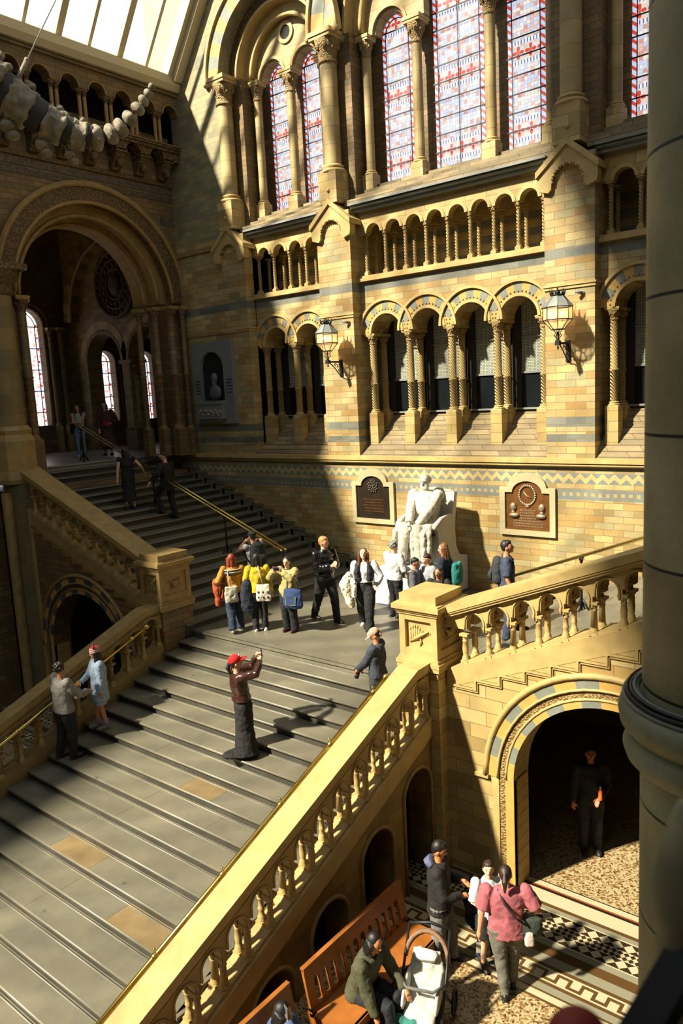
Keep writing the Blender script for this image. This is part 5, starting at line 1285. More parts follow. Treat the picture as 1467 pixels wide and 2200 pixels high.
# 3-4 the couple on the left flight
t, J, hd, sp, P = person('woman in long black dress with bare shoulders seen from behind on the left flight', (-16.85, 11.89, .145*13), 62, 1.66, skin='c9a084', hair=('long', '1e1613'), top=dict(col='17171a', sleeve=0, hem=.55, g=1.0), bottom=('skirt', '17171a', .14), shoes='241c1a', Lh=(-.17, -.02, .45), Rh=(.27, .07, .56), head=(-60, 0), Re=(.5, -.8, -.3))
t, J, hd, sp, P = person('dark-haired man in black coat on the left flight beside the woman in black', (-16.03, 12.5, .145*11), 100, 1.78, skin='c99b80', hair=('short', '1c1512'), over=dict(col='141416', hem=.42, g=1.1), top=dict(col='1a1a1c', sleeve=.9), bottom=('trousers', '161618'), shoes='131313', Lh=(-.26, .07, .58), Rh=(.14, .03, .46), head=(35, 0), fl=(-.06, .09, .08), fr=(.06, -.06, 0))
# 5 photographer
t, J, hd, sp, P = person('photographer in white tank top and black hat at foot of the left flight', (-12.05, 11.6, .0), 75, 1.72, skin='c79a7e', hair=('short', '2a1d16'), top=dict(col='d9d9db', sleeve=0), bottom=('trousers', 'b9b3a6'), shoes='2a2a2a', Lh=(-.05, .13, .84), Rh=(.05, .14, .84), Le=(-1, .1, -1), Re=(1, .2, .0), hat=('flat', '171a20'))
backpack('large black backpack on the photographer by the brass rail', wp(t, sp(.70)), 75, 1.25, '16181c')
ct = thing('camera', 'black camera held up by the photographer beside the brass rail', 'camera', wp(t, P(0, .15, .90)), math.radians(75)); b = MB(); b.box(-.07, .07, -.03, .03, -.045, .045); b.box(-.025, .025, -.03, .03, .04, .065); b.build('camera_body', m_iron, ct); b = MB(); b.xf(Matrix()); b.tube([(0, .03, 0), (0, .12, 0)], .035, 12); b.build('lens', m_iron, ct)
# 6 redhead
t, J, hd, sp, P = person('red-haired woman in mustard patterned jumper seen from behind on the landing', (-11.12, 10.08, 0), 55, 1.60, hair=('long', '8c3a1e'), top=dict(col='c4882c', g=1.1, stripe=[(.80, 'e8e0cc'), (.785, '33302c'), (.765, 'e8e0cc'), (.745, '33302c')]), bottom=('wide', '23304c'), shoes='d8d2c6', Lh=(-.15, .06, .56), Rh=(.15, .02, .48), fl=(-.06, -.12, .03), fr=(.06, .05, 0))
ct = thing('orange_jacket', 'rust-orange fleece jacket draped over the arm of the red-haired woman', 'jacket', wp(t, P(-.17, .02, .60)), math.radians(55)); b = MB(); b.etube([(0, 0, .16), (-.02, 0, .10), (-.03, 0, -.05), (-.02, 0, -.22), (-.05, 0, -.42)], [(.04, .05), (.10, .09), (.11, .10), (.08, .07), (.05, .04)], (1, 0, 0), 14); b.tube([(.06, -.03, .05), (.08, -.06, -.12), (.06, -.06, -.25)], .045, 8); o = b.build('jacket_cloth', fab('b8501e'), ct); remesh(o, .012)
b = MB(); b.tube([(-.12, -.08, .08), (0, -.13, .02), (.10, -.10, .0)], .018, 6); b.tube([(0, -.13, .02), (-.01, -.125, -.2)], .02, 6); b.build('lining_edge', fab('4a1f14'), ct)
bag('white canvas tote of the red-haired woman behind her orange jacket', wp(t, P(-.04, -.10, .60)), 55, (.27, .05, .33), 'cfc8b6', [(0, 0, 0), (-.05, .02, .28), (.0, .12, .34)])
# 7 yellow
t, J, hd, sp, P = person('dark-haired woman in bright yellow jumper seen from behind on the landing', (-10.68, 10.34, 0), 50, 1.60, hair=('verylong', '1a1412'), top=dict(col='e0c01c', g=1.14), bottom=('trousers', '17181c'), shoes='e4e2dc', Lh=(-.15, .05, .50), Rh=(.16, .0, .48))
ct = thing('navy_coat', 'dark navy coat hanging over the arm of the woman in yellow', 'coat', wp(t, P(-.13, -.02, .62)), math.radians(50)); b = MB(); b.etube([(0, 0, .10), (-.02, 0, 0), (-.03, 0, -.2), (-.0, 0, -.45), (.02, 0, -.62)], [(.05, .04), (.10, .07), (.13, .08), (.15, .08), (.09, .05)], (1, 0, 0), 14); o = b.build('coat_cloth', fab('1b2433'), ct); remesh(o, .012)
bag('cream canvas tote with small dark motifs behind the woman in yellow', wp(t, P(.05, -.13, .62)), 35, (.29, .05, .34), 'd6cfc0', [(0, 0, 0), (-.08, .04, .3), (-.1, .14, .36)], prints=['6a2a2a', '2a2a30', '3c4a3a'])
# 8 beige jacket
t, J, hd, sp, P = person('woman in pale khaki jacket and glasses photographing with both hands raised', (-10.12, 10.62, 0), -168, 1.53, w=1.05, skin='d3a184', hair=('bun', '17120f'), over=dict(col='b3a468', hem=.48, g=1.28, name='jacket'), top=dict(col='1c1c20', sleeve=.9), bottom=('wide', '17191f'), shoes='4a1820', Lh=(-.02, .17, .83), Rh=(.10, .16, .84), Le=(-1, .2, -1), Re=(1, .2, -1), head=(10, -10))
phone('pink phone held up by the woman in the khaki jacket', wp(t, P(.04, .20, .87)), -168, 0, size=(.15, .01, .08), col='b98a98')
b = MB()
for s_ in (-1, 1): b.tube([hd(s_*.018+.011*math.cos(q*PI/6), .053, .004+.009*math.sin(q*PI/6)) for q in range(13)], .0018, 4)
b.build('glasses', m_iron, t)
bag('blue denim handbag with stitched pocket hanging from the arm of the khaki-jacket woman', wp(t, P(-.13, .12, .60)), -168+180, (.42, .18, .38), '24406e', [(-.12, 0, -.02), (-.10, 0, .22), (.0, 0, .30), (.10, 0, .22), (.12, 0, -.02)], name='denim_handbag', pocket=True)
# 9 puffer man
t, J, hd, sp, P = person('blond man in glossy black puffer jacket walking across the landing', (-9.90, 11.48, 0), -100, 1.80, w=1.1, skin='d6a283', hair=('short', 'c98a4a'), top=dict(col='17181b', rough=.22, g=1.16, quilt=True, name='puffer_jacket', collar=True), bottom=('trousers', '17181a'), shoes='161616', Lh=(-.05, .14, .69), Rh=(.04, .15, .67), fl=(-.05, .13, .0), fr=(.06, -.15, .02), head=(25, -4), curl=.9)
# 10 leopard coat woman
t, J, hd, sp, P = person('long brown-haired woman in white top and black vest walking with a coat on her arm', (-8.79, 11.36, 0), -150, 1.68, skin='d8a88c', hair=('verylong', '6a3c22'), top=dict(col='d9dbdf', hem=.60), bottom=('wide', '1a1c1f'), shoes='dcd6c6', Lh=(.10, .15, .60) if False else (-.16, .14, .60), Rh=(.15, .03, .47), fl=(-.05, .12, 0), fr=(.06, -.15, .03), head=(6, 12))
b = MB(); 
for s_ in (-1, 1): b.etube([sp(.62)+P(s_*.06, .01, 0), sp(.72)+P(s_*.072, .012, 0), sp(.80)+P(s_*.055, 0, 0)], [(.045*1.68, .085*1.68*.9), (.042*1.68, .082*1.68), (.022*1.68, .06*1.68)], (1, 0, 0), 12)
o = b.build('vest', fab('1c1e2a'), t); remesh(o, .010)
phone('dark phone in the hand of the woman walking with a spotted coat', wp(t, P(-.15, .20, .62)), -150, 80)
ct = thing('spotted_coat', 'cream spotted fur coat draped over the right arm of the long-haired woman', 'coat', wp(t, P(.17, .03, .58)), math.radians(-150)); b = MB(); b.etube([(0, 0, .22), (.02, 0, .12), (.08, 0, -.02), (.05, 0, -.2), (.0, 0, -.38), (-.03, 0, -.48)], [(.04, .05), (.10, .10), (.13, .11), (.09, .09), (.08, .07), (.05, .05)], (1, 0, 0), 14); b.tube([(-.08, .06, .12), (-.10, .10, -.05), (-.09, .09, -.24)], .055, 8)
def spots():
    m, nt, p = nmat('spotted_fur'); g = N(nt, 'ShaderNodeTexCoord'); v = N(nt, 'ShaderNodeTexVoronoi'); v.inputs['Scale'].default_value = 16; nt.links.new(g.outputs['Object'], v.inputs['Vector'])
    k = mth(nt, 'LESS_THAN', v.outputs['Distance'], .28); nt.links.new(mixc(nt, k, H('d9d0bb'), H('54483a')), p.inputs['Base Color']); p.inputs['Roughness'].default_value = .95; return m
o = b.build('fur_cloth', spots(), ct); remesh(o, .012)
# 11 grey hair
t, J, hd, sp, P = person('grey curly-haired woman in white jumper and black trousers facing the statue plinth', (-8.82, 12.40, 0), -15, 1.62, w=1.15, skin='cf9c80', hair=('curly', '8e8f8c'), top=dict(col='d9dadd', g=1.12), bottom=('tight', '191a1d'), shoes='1d1d1d', Lh=(-.04, .13, .60), Rh=(.10, .14, .62))
bag('small beige crossbody bag of the grey-haired woman', wp(t, P(.10, .09, .60)), -15, (.16, .08, .14), 'b8ad94', [(0, -.02, 0), (-.10, -.13, .22), (-.22, -.12, .40)], name='crossbody_bag')
# 12-15 family
person('boy in grey jumper with spiky black hair beside the right newel pier', (-8.0, 11.92, 0), -70, 1.45, skin='b98563', hair=('short', '141210'), top=dict(col='73717c', g=1.05), bottom=('trousers', '3a3c44'), head=(0, -14))
person('boy in pale grey hoodie between the woman in navy and the boy in grey', (-7.83, 12.14, 0), 160, 1.50, skin='c28c6a', hair=('short', '3a261a'), top=dict(col='bfc3c9', g=1.05), bottom=('trousers', '444a55'), head=(10, -16))
t, J, hd, sp, P = person('fair brown-haired woman in navy top with a turquoise bag near the statue', (-7.62, 12.40, 0), 105, 1.68, skin='cd9a7c', hair=('long', '7d4f2c'), top=dict(col='1d2740', g=1.05, sleeve=.8), bottom=('trousers', '22242c'), Lh=(-.12, .12, .56), Rh=(.14, .08, .55), head=(18, -10))
bag('turquoise rucksack slung on the woman in navy', wp(t, P(.02, -.14, .76)), 100, (.36, .2, .42), '2f8f86', [(0, .05, 0), (0, .12, .08), (.04, .22, .02)], name='turquoise_rucksack')
person('smiling dark-haired girl peeping over the right newel pier', (-7.20, 11.50, 0), -165, 1.43, skin='b37a55', hair=('long', '3a2318'), top=dict(col='2b2422'), bottom=('trousers', '2a2a30'), head=(-10, -6))
# 16 blue tee man
t, J, hd, sp, P = person('black-haired man in slate blue t-shirt stepping onto the right flight', (-5.86, 11.52, .29), -62, 1.75, w=1.1, skin='bd8560', hair=('short', '181513'), top=dict(col='39435a', sleeve=.42, g=1.14), bottom=('trousers', '3c4660'), Lh=(-.13, .04, .47), Rh=(.14, .06, .50), fl=(-.06, .1, .07), head=(-4, 8))
backpack('grey-black backpack on the man in the blue t-shirt', wp(t, sp(.70)), -62, 1.0, '34383a')
# 17 boy with cap leaning on coping
t, J, hd, sp, P = person('boy in dark blue jacket and pink cap leaning against the right newel pier', (-6.74, 8.93, zs(8.93)), 105, 1.50, w=1.05, skin='b57f5c', hair=('short', '16110f'), top=dict(col='3a4152', g=1.22, name='jacket'), bottom=('trousers', '34383c'), Lh=(-.05, .19, .56), Rh=(.07, .19, .53), head=(8, -34), hat=('cap', 'd8a792'), curl=.9)
ct = thing('camera', 'black camera held low by the boy in the pink cap', 'camera', wp(t, P(0, .22, .53)), math.radians(105)); b = MB(); b.box(-.06, .06, -.03, .03, -.04, .04); b.build('camera_body', m_iron, ct); b = MB(); b.tube([(0, 0, -.03), (0, .03, -.13)], .035, 12); b.build('lens', m_iron, ct)
# 18 red cap woman
t, J, hd, sp, P = person('woman in red cap, glossy brown jacket and long black skirt photographing on the steps', (-8.37, 7.60, zs(7.6)), -35, 1.64, skin='cf9f84', hair=('pony', '1b1d1c'), top=dict(col='43281f', rough=.22, g=1.20, hem=.56, name='leather_jacket'), fl=(-.035, 0, 0), fr=(.04, .01, 0), bottom=('skirt', '131315', .02, .06), shoes='c92a3c', Lh=(-.05, .17, .93), Rh=(.05, .18, .92), Le=(-.8, .3, -1), Re=(1, .1, -.4), lean=(0, -.12), head=(0, 14), hat=('cap', 'd8141c', 1), curl=.6)
phone('dark phone held up by the woman in the red cap', wp(t, P(0, .21, .97)), -35)
ct = bag('small shiny black handbag at the hip of the woman in the red cap', wp(t, P(-.16, .02, .60)), -35, (.20, .10, .20), '15171b', [(0, 0, 0), (.03, -.02, .25), (.12, 0, .36)], name='handbag')
b = MB(); b.tube([(-.06, -.055, -.06), (.06, -.055, -.04)], .006, 5); b.ell((.05, -.058, -.10), .012, 6); b.build('metal_chain', m_steel, ct)
# 19-20 couple at left
t, J, hd, sp, P = person('dark-haired man in grey wool jacket seen from behind on the lower flight', (-11.55, 6.44, zs(6.44)), -5, 1.72, w=1.15, skin='a8704e', hair=('curly', '14100f'), top=dict(col='8d8a85', g=1.24, name='wool_jacket'), bottom=('trousers', '15161a'), shoes='2c2d31', Lh=(-.03, .20, .62), Rh=(.08, .22, .64), fr=(.07, .03, 0), fl=(-.07, -.05, 0))
b = MB(); b.tube([sp(.82)+P(.05, 0, .01), sp(.72)+P(-.05, -.088, 0), sp(.60)+P(-.11, -.06, 0), sp(.55)+P(-.12, 0, 0)], .009, 6); b.build('bag_strap', fab('16161a'), t)
t, J, hd, sp, P = person('girl in striped red cat-ear hat and pale blue cardigan on the lower flight', (-11.50, 7.12, zs(7.12)), 158, 1.50, w=1.0, skin='b07a58', hair=('verylong', '15110f'), top=dict(col='9db4cc', g=1.36, hem=.36, name='long_cardigan'), bottom=('shorts', '9db4cc'), shoes='7d7566', Lh=(-.12, .14, .56) if False else (-.14, .02, .42), Rh=(.02, .20, .60), fl=(-.05, -.02, 0), fr=(.06, .05, 0), head=(-8, -8), hat=('beanie', 'b02a3e'))
for nm in ('l', 'r'):
    an = J[nm][2]; b = MB(); b.tube([an-V(0, 0, .03), an+V(0, -.0, .12)], .036, 12); b.build('sock', fab('a48fb8'), t)
# 21 hoodie man by the bench, 22 seated child, 23 boy, 24 pink
t, J, hd, sp, P = person('man in black coat over hood and faded jeans standing at the end of the bench', (-4.75, 7.36, FLOOR), -62, 1.70, w=1.1, skin='b5764c', hair=('short', '120e0c'), top=dict(col='1b1715', g=1.22, hood=True, name='coat', hem=.46), bottom=('trousers', '7b7a76'), shoes='1b1a1a', Lh=(-.04, .16, .66), Rh=(.08, .16, .62), fl=(-.05, .10, 0), fr=(.07, -.06, 0), head=(0, -22))
b = MB(); b.etube([sp(.80)+P(0, -.045, 0), sp(.82)+P(0, -.06, .01), sp(.84)+P(0, -.045, .01)], [(.06*1.7, .03*1.7), (.07*1.7, .045*1.7), (.055*1.7, .03*1.7)], (1, 0, 0), 12); o = b.build('hood', fab('5d6488'), t); remesh(o, .011)
person('small child crouching in the shadow between the man and the boy', (-4.45, 7.86, FLOOR), -120, 1.25, skin='a86a42', hair=('short', '120e0c'), top=dict(col='1c1a1e', g=1.1), bottom=('trousers', '232c48'), hip=.30, hipy=-.12, fl=(-.09, .10, 0), fr=(.09, .10, 0), Lh=(-.08, .15, .50), Rh=(.08, .15, .50), head=(0, -5))
person('short-haired boy in white t-shirt facing the woman in pink', (-4.22, 7.66, FLOOR), -135, 1.46, skin='d9a988', hair=('short', '3a2a1c'), top=dict(col='d9dde0', sleeve=.45, g=1.08), bottom=('shorts', '24262c'), shoes='26231f', Lh=(-.05, .15, .68), Rh=(.06, .15, .67), head=(-14, 10))
t, J, hd, sp, P = person('woman in dusty pink t-shirt and grey leggings seen from behind on the mosaic floor', (-3.86, 7.42, FLOOR), 34, 1.66, w=1.27, skin='c68a68', hair=('pony', '2c1c14'), top=dict(col='b0606a', sleeve=.40, g=1.10, hem=.46), bottom=('tight', '6d6c60'), shoes='17181a', Lh=(-.20, .0, .44), Rh=(.17, .10, .60), fl=(-.03, -.06, 0), fr=(.04, .06, 0), head=(-10, -8))
b = MB(); b.tube([sp(.82)+P(-.06, -.02, .005), sp(.76)+P(-.02, -.100, 0), sp(.66)+P(.06, -.112, 0), sp(.58)+P(.13, -.07, 0)], .014, 6); b.build('bag_strap', fab('2c1c24'), t)
bag('dark green shoulder bag at the hip of the woman in pink', wp(t, P(.17, -.02, .60)), 34, (.26, .12, .22), '2e3a2e', [(-.1, 0, 0), (-.06, 0, .06), (.0, 0, .09)], name='shoulder_bag')
bag('small white cloth pouch dangling from the green bag of the woman in pink', wp(t, P(.15, -.075, .53)), 34, (.10, .05, .18), 'd9c9bc', name='cloth_pouch')
phone('pale phone hanging from the left hand of the woman in pink', wp(t, P(-.20, .02, .33)), 34, size=(.06, .008, .13), col='b9b49a')
# 25-26 on the benches
t, J, hd, sp, P = person('dark-haired person in olive jacket sitting on the bench leaning forward', (-4.85, 6.02, FLOOR), -85, 1.68, w=1.1, skin='b0764e', hair=('bob', '120e0c'), top=dict(col='4d4d34', g=1.25, name='jacket'), bottom=('trousers', '1a1d26'), shoes='1a1a1a', hip=.30, hipy=-.08, fl=(-.07, .24, 0), fr=(.07, .22, 0), Lh=(-.10, .20, .33), Rh=(.14, .12, .26), lean=(.0, .30), head=(-10, -20))
t, J, hd, sp, P = person('person in blue jacket sitting on the nearer bench holding a phone to the ear', (-5.00, 4.72, FLOOR), -60, 1.66, w=1.05, skin='bd8460', hair=('bob', '120e0c'), top=dict(col='4c5f8c', g=1.2, name='jacket'), bottom=('trousers', 'c4c6c4'), shoes='1a1a1a', hip=.30, hipy=-.08, fl=(-.07, .26, 0), fr=(.07, .24, 0), Lh=(-.10, .22, .34), Rh=(.06, .07, .66), Re=(1, .4, -.8), lean=(.05, .25), head=(-8, -16))
phone('phone pressed to the ear of the person in the blue jacket', wp(t, P(.055, .06, .71)), -20, col='6a6c70')
# 27 in the dark archway
t, J, hd, sp, P = person('man in black standing in the dark archway holding an orange drink bottle', (-4.1, 10.70, FLOOR), -150, 1.76, skin='a8603c', hair=('short', '1a1410'), top=dict(col='131214', g=1.1), bottom=('trousers', '131316'), Lh=(-.05, .17, .60))
ct = thing('drink_bottle', 'orange drink bottle held by the man in the dark archway', 'bottle', wp(t, P(-.05, .20, .60))); b = MB(); b.lathe(0, 0, [(.03, 0), (.032, .02), (.032, .13), (.012, .18)], 12); b.build('bottle_body', plain('orange_drink', 'c8602c', .3), ct); b = MB(); b.lathe(0, 0, [(.013, .18), (.013, .21)], 10); b.build('cap', fab('e0e0dc'), ct)

# ================================================================== STATUE
t = thing('statue_plinth', 'white painted box plinth under the seated marble statue', 'plinth', (0, 0, 0))
b = MB(); b.box(-9.74, -8.60, 12.95, 15.0, .05, .83); b.build('box', m_plinth, t); b = MB(); b.box(-9.72, -8.62, 12.97, 15.0, 0, .05); b.build('base_strip', plain('blue_skirting', '46566c', .6), t)
SX, SY, SZ = -9.12, 14.02, .83
t, J, hd, sp, P = person('white marble statue of a bearded seated man in a long coat', (SX, SY, SZ), 180, 2.62, w=1.12, hair=('none', ''), mats=m_marble, name='seated_statue', cat='statue', hip=.29, hipy=-.05, top=dict(col='x', g=1.18, hem=.49, name='coat', collar=True), bottom=('trousers', 'x'), shoes='x', fl=(-.06, .19, .02), fr=(.08, .24, .02), Lh=(-.05, .17, .345), Rh=(.03, .18, .35), Le=(-1, -.3, -.3), Re=(1, -.3, -.3), head=(10, -12), curl=.9)
b = MB(); b.ell(hd(0, .030, -.075), (.034*2.62, .026*2.62, .055*2.62), 14); b.ell(hd(0, .038, -.045), (.036*2.62, .02*2.62, .03*2.62), 12); o = b.build('beard', m_marble, t); remesh(o, .012)
b = MB(); b.ell(hd(0, -.03, .0), (.048*2.62, .034*2.62, .045*2.62), 14); b.ell(hd(0, .046, .012), (.034*2.62, .012*2.62, .008*2.62), 10); o = b.build('hair', m_marble, t); remesh(o, .012)
b = MB()   # coat skirts and rug hanging over the knees in folds
for k in range(11):
    x = -.15+.032*k; y0 = .17+.03*math.sin(k*1.9); b.tube([P(x*.8, .04, .315), P(x*.9, .14, .315), P(x, y0, .27), P(x*1.05, y0+.008, .16), P(x*1.08, y0+.012+.008*math.sin(k), .045)], [.03*2.62*.8, .032*2.62, .026*2.62*(1+.3*(k % 2)), .022*2.62, .018*2.62], 8)
o = b.build('draped_rug', m_marble, t); remesh(o, .016)
b = MB()
for s_ in (-1, 1): b.etube([sp(.80)+P(s_*.045, .055, 0), sp(.68)+P(s_*.035, .085, 0), sp(.56)+P(s_*.055, .075, 0)], [(.03*2.62, .012*2.62), (.045*2.62, .014*2.62), (.05*2.62, .014*2.62)], (1, 0, 0), 10)
o = b.build('lapels', m_marble, t); remesh(o, .012)
t = thing('marble_chair', 'white marble armchair with curved sides carrying the seated statue', 'chair', (SX, SY, SZ))
b = MB()
prof = [(-.30, 0), (.62, 0), (.62, .10), (.50, .30), (.46, .70), (.50, 1.0), (.60, 1.50), (.48, 1.52), (.36, 1.02), (-.10, .98), (-.28, .92), (-.34, .82), (-.26, .74), (-.22, .66), (-.24, .30), (-.30, .08)]
for s_, nm in ((-1, 'side_panel'), (1, 'side_panel')):
    b = MB(); b.prism(prof, lambda p, x: (x, p[0], p[1]), s_*.44, s_*.52); b.box(s_*.425, s_*.54, -.32, .64, 0, .09)
    b.tube([(s_*.48, -.30, .86), (s_*.48, -.05, .98), (s_*.48, .34, 1.02)], [.065, .05, .04], 10); b.ell((s_*.48, -.30, .84), (.06, .07, .07), 10); b.build(nm, m_marble, t)
b = MB(); b.hexa([(-.46, .42, .6), (.46, .42, .6), (.46, .50, .6), (-.46, .50, .6), (-.46, .50, 1.50), (.46, .50, 1.50), (.46, .58, 1.50), (-.46, .58, 1.50)]); b.tube([(-.46, .54, 1.50), (0, .54, 1.56), (.46, .54, 1.50)], .04, 8); b.build('backrest', m_marble, t)
b = MB(); b.box(-.46, .46, -.22, .5, .0, .60); b.build('seat', m_marble, t)

# ================================================================== BENCHES, PUSHCHAIR
def bench(label, y0, y1):
    t = thing('wooden_bench', label, 'bench', (-5.05, (y0+y1)/2, FLOOR)); L_ = y1-y0; a, c = -L_/2, L_/2; Mb = Matrix(((0,1,0,0),(1,0,0,0),(0,0,1,0),(0,0,0,1)))
    b = MB(); b.box(-.20, .32, a, c, .40, .44); b.box(.29, .33, a, c, .34, .44); b.build('seat', m_wood, t)
    b = MB(); F_ = Matrix(((0, 1, .16, -.42), (1, 0, 0, 0), (0, 0, 1, 0), (0, 0, 0, 1)))
    n = int(L_/.155); ops = [(a+.10+(i+.5)*(L_-.2)/n, .042, .74, None) for i in range(n)]
    b2 = MB(); arcade(b2, a, c, .46, .80, ops, .0, .035, n=6); b2.box(a, c, 0, .035, .80, .93); b2.box(a, c, 0, .035, .44, .50); b2.box(a, c, -.01, .045, .92, .95)
    b2.v = [(-.20-.20*(v[2]-.44)+v[1], v[0], v[2]) for v in b2.v]; b2.build('backrest', m_wood, t)
    for yy in (a+.03, c-.03):
        b = MB(); b.hexa([(-.26,yy-.03,0),(-.18,yy-.03,0),(-.18,yy+.03,0),(-.26,yy+.03,0),(-.24,yy-.03,.44),(-.14,yy-.03,.44),(-.14,yy+.03,.44),(-.24,yy+.03,.44)]); b.build('leg', m_wood, t)
        b = MB(); b.box(.24, .31, yy-.03, yy+.03, 0, .40); b.build('leg', m_wood, t)
        b = MB(); b.box(-.22, .30, yy-.025, yy+.025, .30, .40); b.build('end_rail', m_wood, t)
    return t
bench('long orange wooden bench with arched slats against the flank of the stairs', 5.42, 7.32)
bench('second wooden bench nearer the bottom edge behind the seated person in blue', 3.35, 5.20)
t = thing('pushchair', 'black framed pushchair with cream seat liner parked by the bench', 'pushchair', (-4.38, 6.38, FLOOR), math.radians(-160))
fr_ = m_iron
for s_ in (-1, 1):
    b = MB(); b.tube([(s_*.24, -.42, .98), (s_*.25, -.10, .62), (s_*.25, .34, .16)], .016, 8); b.tube([(s_*.25, .02, .52), (s_*.26, -.32, .10)], .014, 8); b.build('frame', fr_, t)
    for y_, r in ((-.32, .13), (.36, .10)):
        b = MB(); b.tube([(s_*.29, y_+r*math.cos(q*PI/8), r+r*math.sin(q*PI/8)) for q in range(17)], .018, 6); b.ell((s_*.29, y_, r), (.02, .03, .03), 6); 
        for q in range(4): b.tube([(s_*.29, y_, r), (s_*.29, y_+r*math.cos(q*PI/2), r+r*math.sin(q*PI/2))], .006, 4)
        b.build('wheel', fr_, t)
b = MB(); b.tube([(-.24, -.42, .98), (0, -.46, 1.0), (.24, -.42, .98)], .018, 8); b.build('handle', fr_, t)
b = MB(); b.etube([(0, -.26, .80), (0, -.20, .62), (0, -.10, .42), (0, .10, .38), (0, .26, .34), (0, .40, .20)], [(.16, .04), (.20, .06), (.20, .06), (.19, .05), (.18, .045), (.15, .03)], (1, 0, 0), 14); o = b.build('seat_liner', fab('c9c8bd'), t); remesh(o, .014)
for s_ in (-1, 1): b = MB(); b.ell((s_*.19, .02, .50), (.035, .26, .11), 10, 0, Matrix.Rotation(-.35, 3, 'X')); b.build('side_bolster', fab('d2d2c8'), t)
b = MB(); b.etube([(0, -.24, .80), (0, -.20, .78), (0, -.14, .76)], [(.13, .05), (.15, .06), (.12, .05)], (1, 0, 0), 12); b.build('head_cushion', fab('e0e2e2'), t)
b = MB()
for i in range(4):
    a0 = -.9+.16*i; b.tube([(.25*math.cos(q*PI/12), -.22+.30*math.sin(a0)*math.sin(q*PI/12), .70+.30*math.cos(a0)*math.sin(q*PI/12)) for q in range(13)], .026, 6)
o = b.build('folding_hood', fab('8c6d52'), t)
b = MB(); b.tube([(-.26, .0, .60), (-.15, .16, .62), (.15, .16, .62), (.26, .0, .60)], .018, 8); b.build('bumper_bar', fab('6a6b62'), t)
b = MB(); b.etube([(0, -.28, .14), (0, -.1, .16), (0, .2, .18)], [(.18, .06), (.20, .09), (.18, .06)], (1, 0, 0), 12); b.build('basket', fab('1f2224'), t)
ct = thing('teal_cloth', 'crumpled teal cloth stuffed in the basket of the pushchair', 'cloth', (-4.40, 6.08, FLOOR+.30)); b = MB(); b.ell((0, 0, 0), (.10, .08, .06), 10); b.ell((.08, .03, .02), (.06, .07, .05), 10); b.ell((-.07, -.04, .03), (.06, .05, .05), 10); o = b.build('folds', fab('2c7a72'), ct); remesh(o, .012)

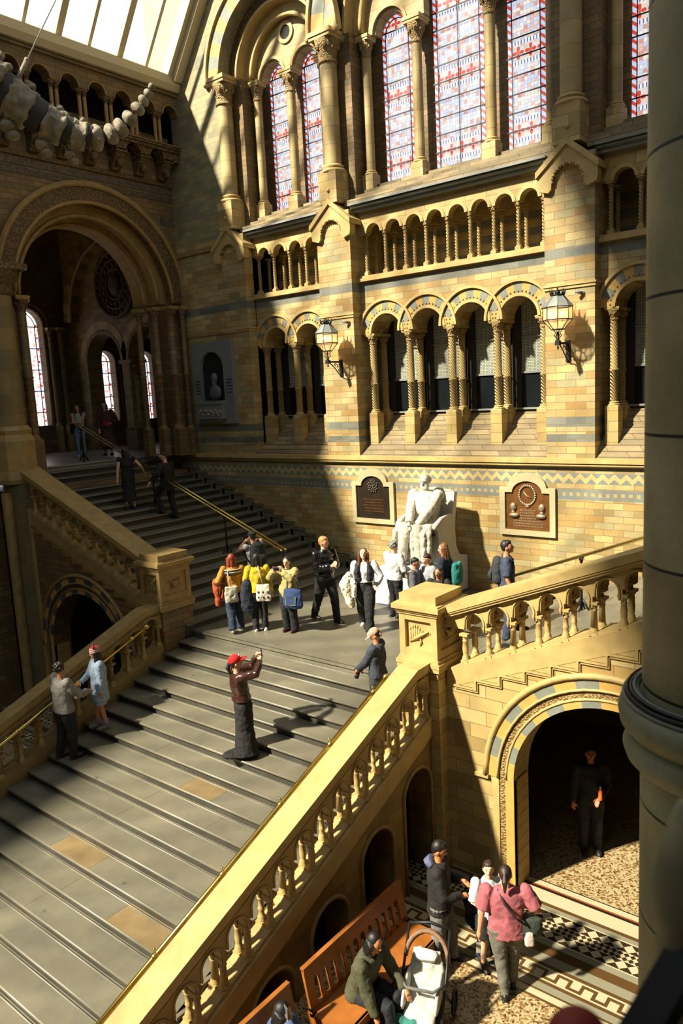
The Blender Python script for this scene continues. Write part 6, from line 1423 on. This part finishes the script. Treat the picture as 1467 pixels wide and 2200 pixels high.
# ================================================================== WHALE TAIL SKELETON, hung from the roof
C0 = Vector((0, 0, 4.6)); 
t = thing('whale_tail_skeleton', 'tail vertebrae of a whale skeleton hanging from the roof at upper left', 'skeleton')
tail = [Vector(p) for p in [(-9.62, 4.62, 8.98), (-9.38, 5.12, 8.60), (-9.24, 5.46, 8.33), (-9.08, 5.80, 8.12), (-8.94, 6.06, 8.02), (-8.82, 6.24, 8.00), (-8.70, 6.38, 8.05), (-8.62, 6.48, 8.13), (-8.54, 6.57, 8.24), (-8.47, 6.66, 8.36), (-8.42, 6.72, 8.46), (-8.38, 6.77, 8.55), (-8.35, 6.81, 8.63)]]
rads = [.33, .30, .26, .22, .19, .155, .135, .12, .108, .095, .078, .06, .045]
for i, (p, r) in enumerate(zip(tail, rads)):
    d = (tail[min(i+1, 12)]-tail[max(i-1, 0)]).normalized(); q = d.to_track_quat('Z', 'Y').to_matrix()
    gap = (tail[min(i+1, 12)]-tail[max(i-1, 0)]).length/(2 if 0 < i < 12 else 1); hl = gap*(.36 if i < 5 else .46)
    b = MB(); prof_ = [(r*.2, -hl), (r*.92, -hl*.98), (r*1.0, -hl*.8), (r*.90, -hl*.3), (r*.90, hl*.3), (r*1.0, hl*.8), (r*.92, hl*.98), (r*.2, hl)] if i < 5 else [(r*.1, -hl), (r*.8, -hl*.8), (r*1.0, -hl*.2), (r*1.0, hl*.3), (r*.8, hl*.8), (r*.1, hl)]
    b.lathe(0, 0, prof_, 18)
    upl = q.inverted() @ Vector((0, 0, 1)); upl.z = 0; upl.normalize()
    if i < 5: b.tube([upl*r*.8, upl*r*1.12+Vector((0, 0, hl*.3)), upl*r*1.18+Vector((0, 0, -hl*.4))], [r*.32, r*.22, r*.1], 8)
    b.v = [tuple(q @ Vector(v)+p) for v in b.v]; o = b.build('vertebra', m_bone, t); sb = o.modifiers.new('sub', 'SUBSURF'); sb.levels = sb.render_levels = 2; d_ = o.modifiers.new('rough', 'DISPLACE'); d_.texture = _tex; d_.texture_coords = 'GLOBAL'; d_.strength = r*.35
    if i < 5:
        nxt = tail[i+1]; mid = (p+nxt)/2; rr = (r+rads[i+1])/2*.86; hg = (nxt-p).length*.2; b = MB(); b.lathe(0, 0, [(rr, -hg), (rr, hg)], 18); b.v = [tuple(q @ Vector(v)+mid) for v in b.v]; b.build('disc', m_disc, t)
    if i < 4:
        nxt = tail[i+1]; mid = (p*.45+nxt*.55); b = MB(); dn = Vector((0, 0, -1)); sdv = d.cross(dn).normalized()
        b.tube([mid+dn*r*.8+sdv*r*.3, mid+dn*r*1.15, mid+dn*r*.8-sdv*r*.3], r*.10, 6)
        b.ell(mid+dn*r*1.32, (r*.32, r*.32, r*.24), 8); b.ell(mid+dn*r*1.52+d*r*.25, (r*.26, r*.26, r*.2), 8); b.build('chevron_bone', m_bone, t)
def cable(label, a, c, sleeve=None):
    t = thing('suspension_cable', label, 'cable'); b = MB(); b.tube([a, c], .008, 6); b.build('wire', m_steel, t)
    if sleeve: b = MB(); v = (Vector(c)-Vector(a)).normalized(); b.tube([a, Vector(a)+v*sleeve], .030, 8); b.ell(Vector(a)+v*sleeve, .035, 8); b.build('turnbuckle', m_bone, t)
cable('thin vertical steel cable holding the whale tail', (-9.35, 5.18, 8.82), (-9.35, 5.18, 15.0))
cable('slanting steel cable with a thick sleeve holding the whale tail', (-9.24, 5.42, 8.52), (-8.3, 7.0, 11.8), .36)
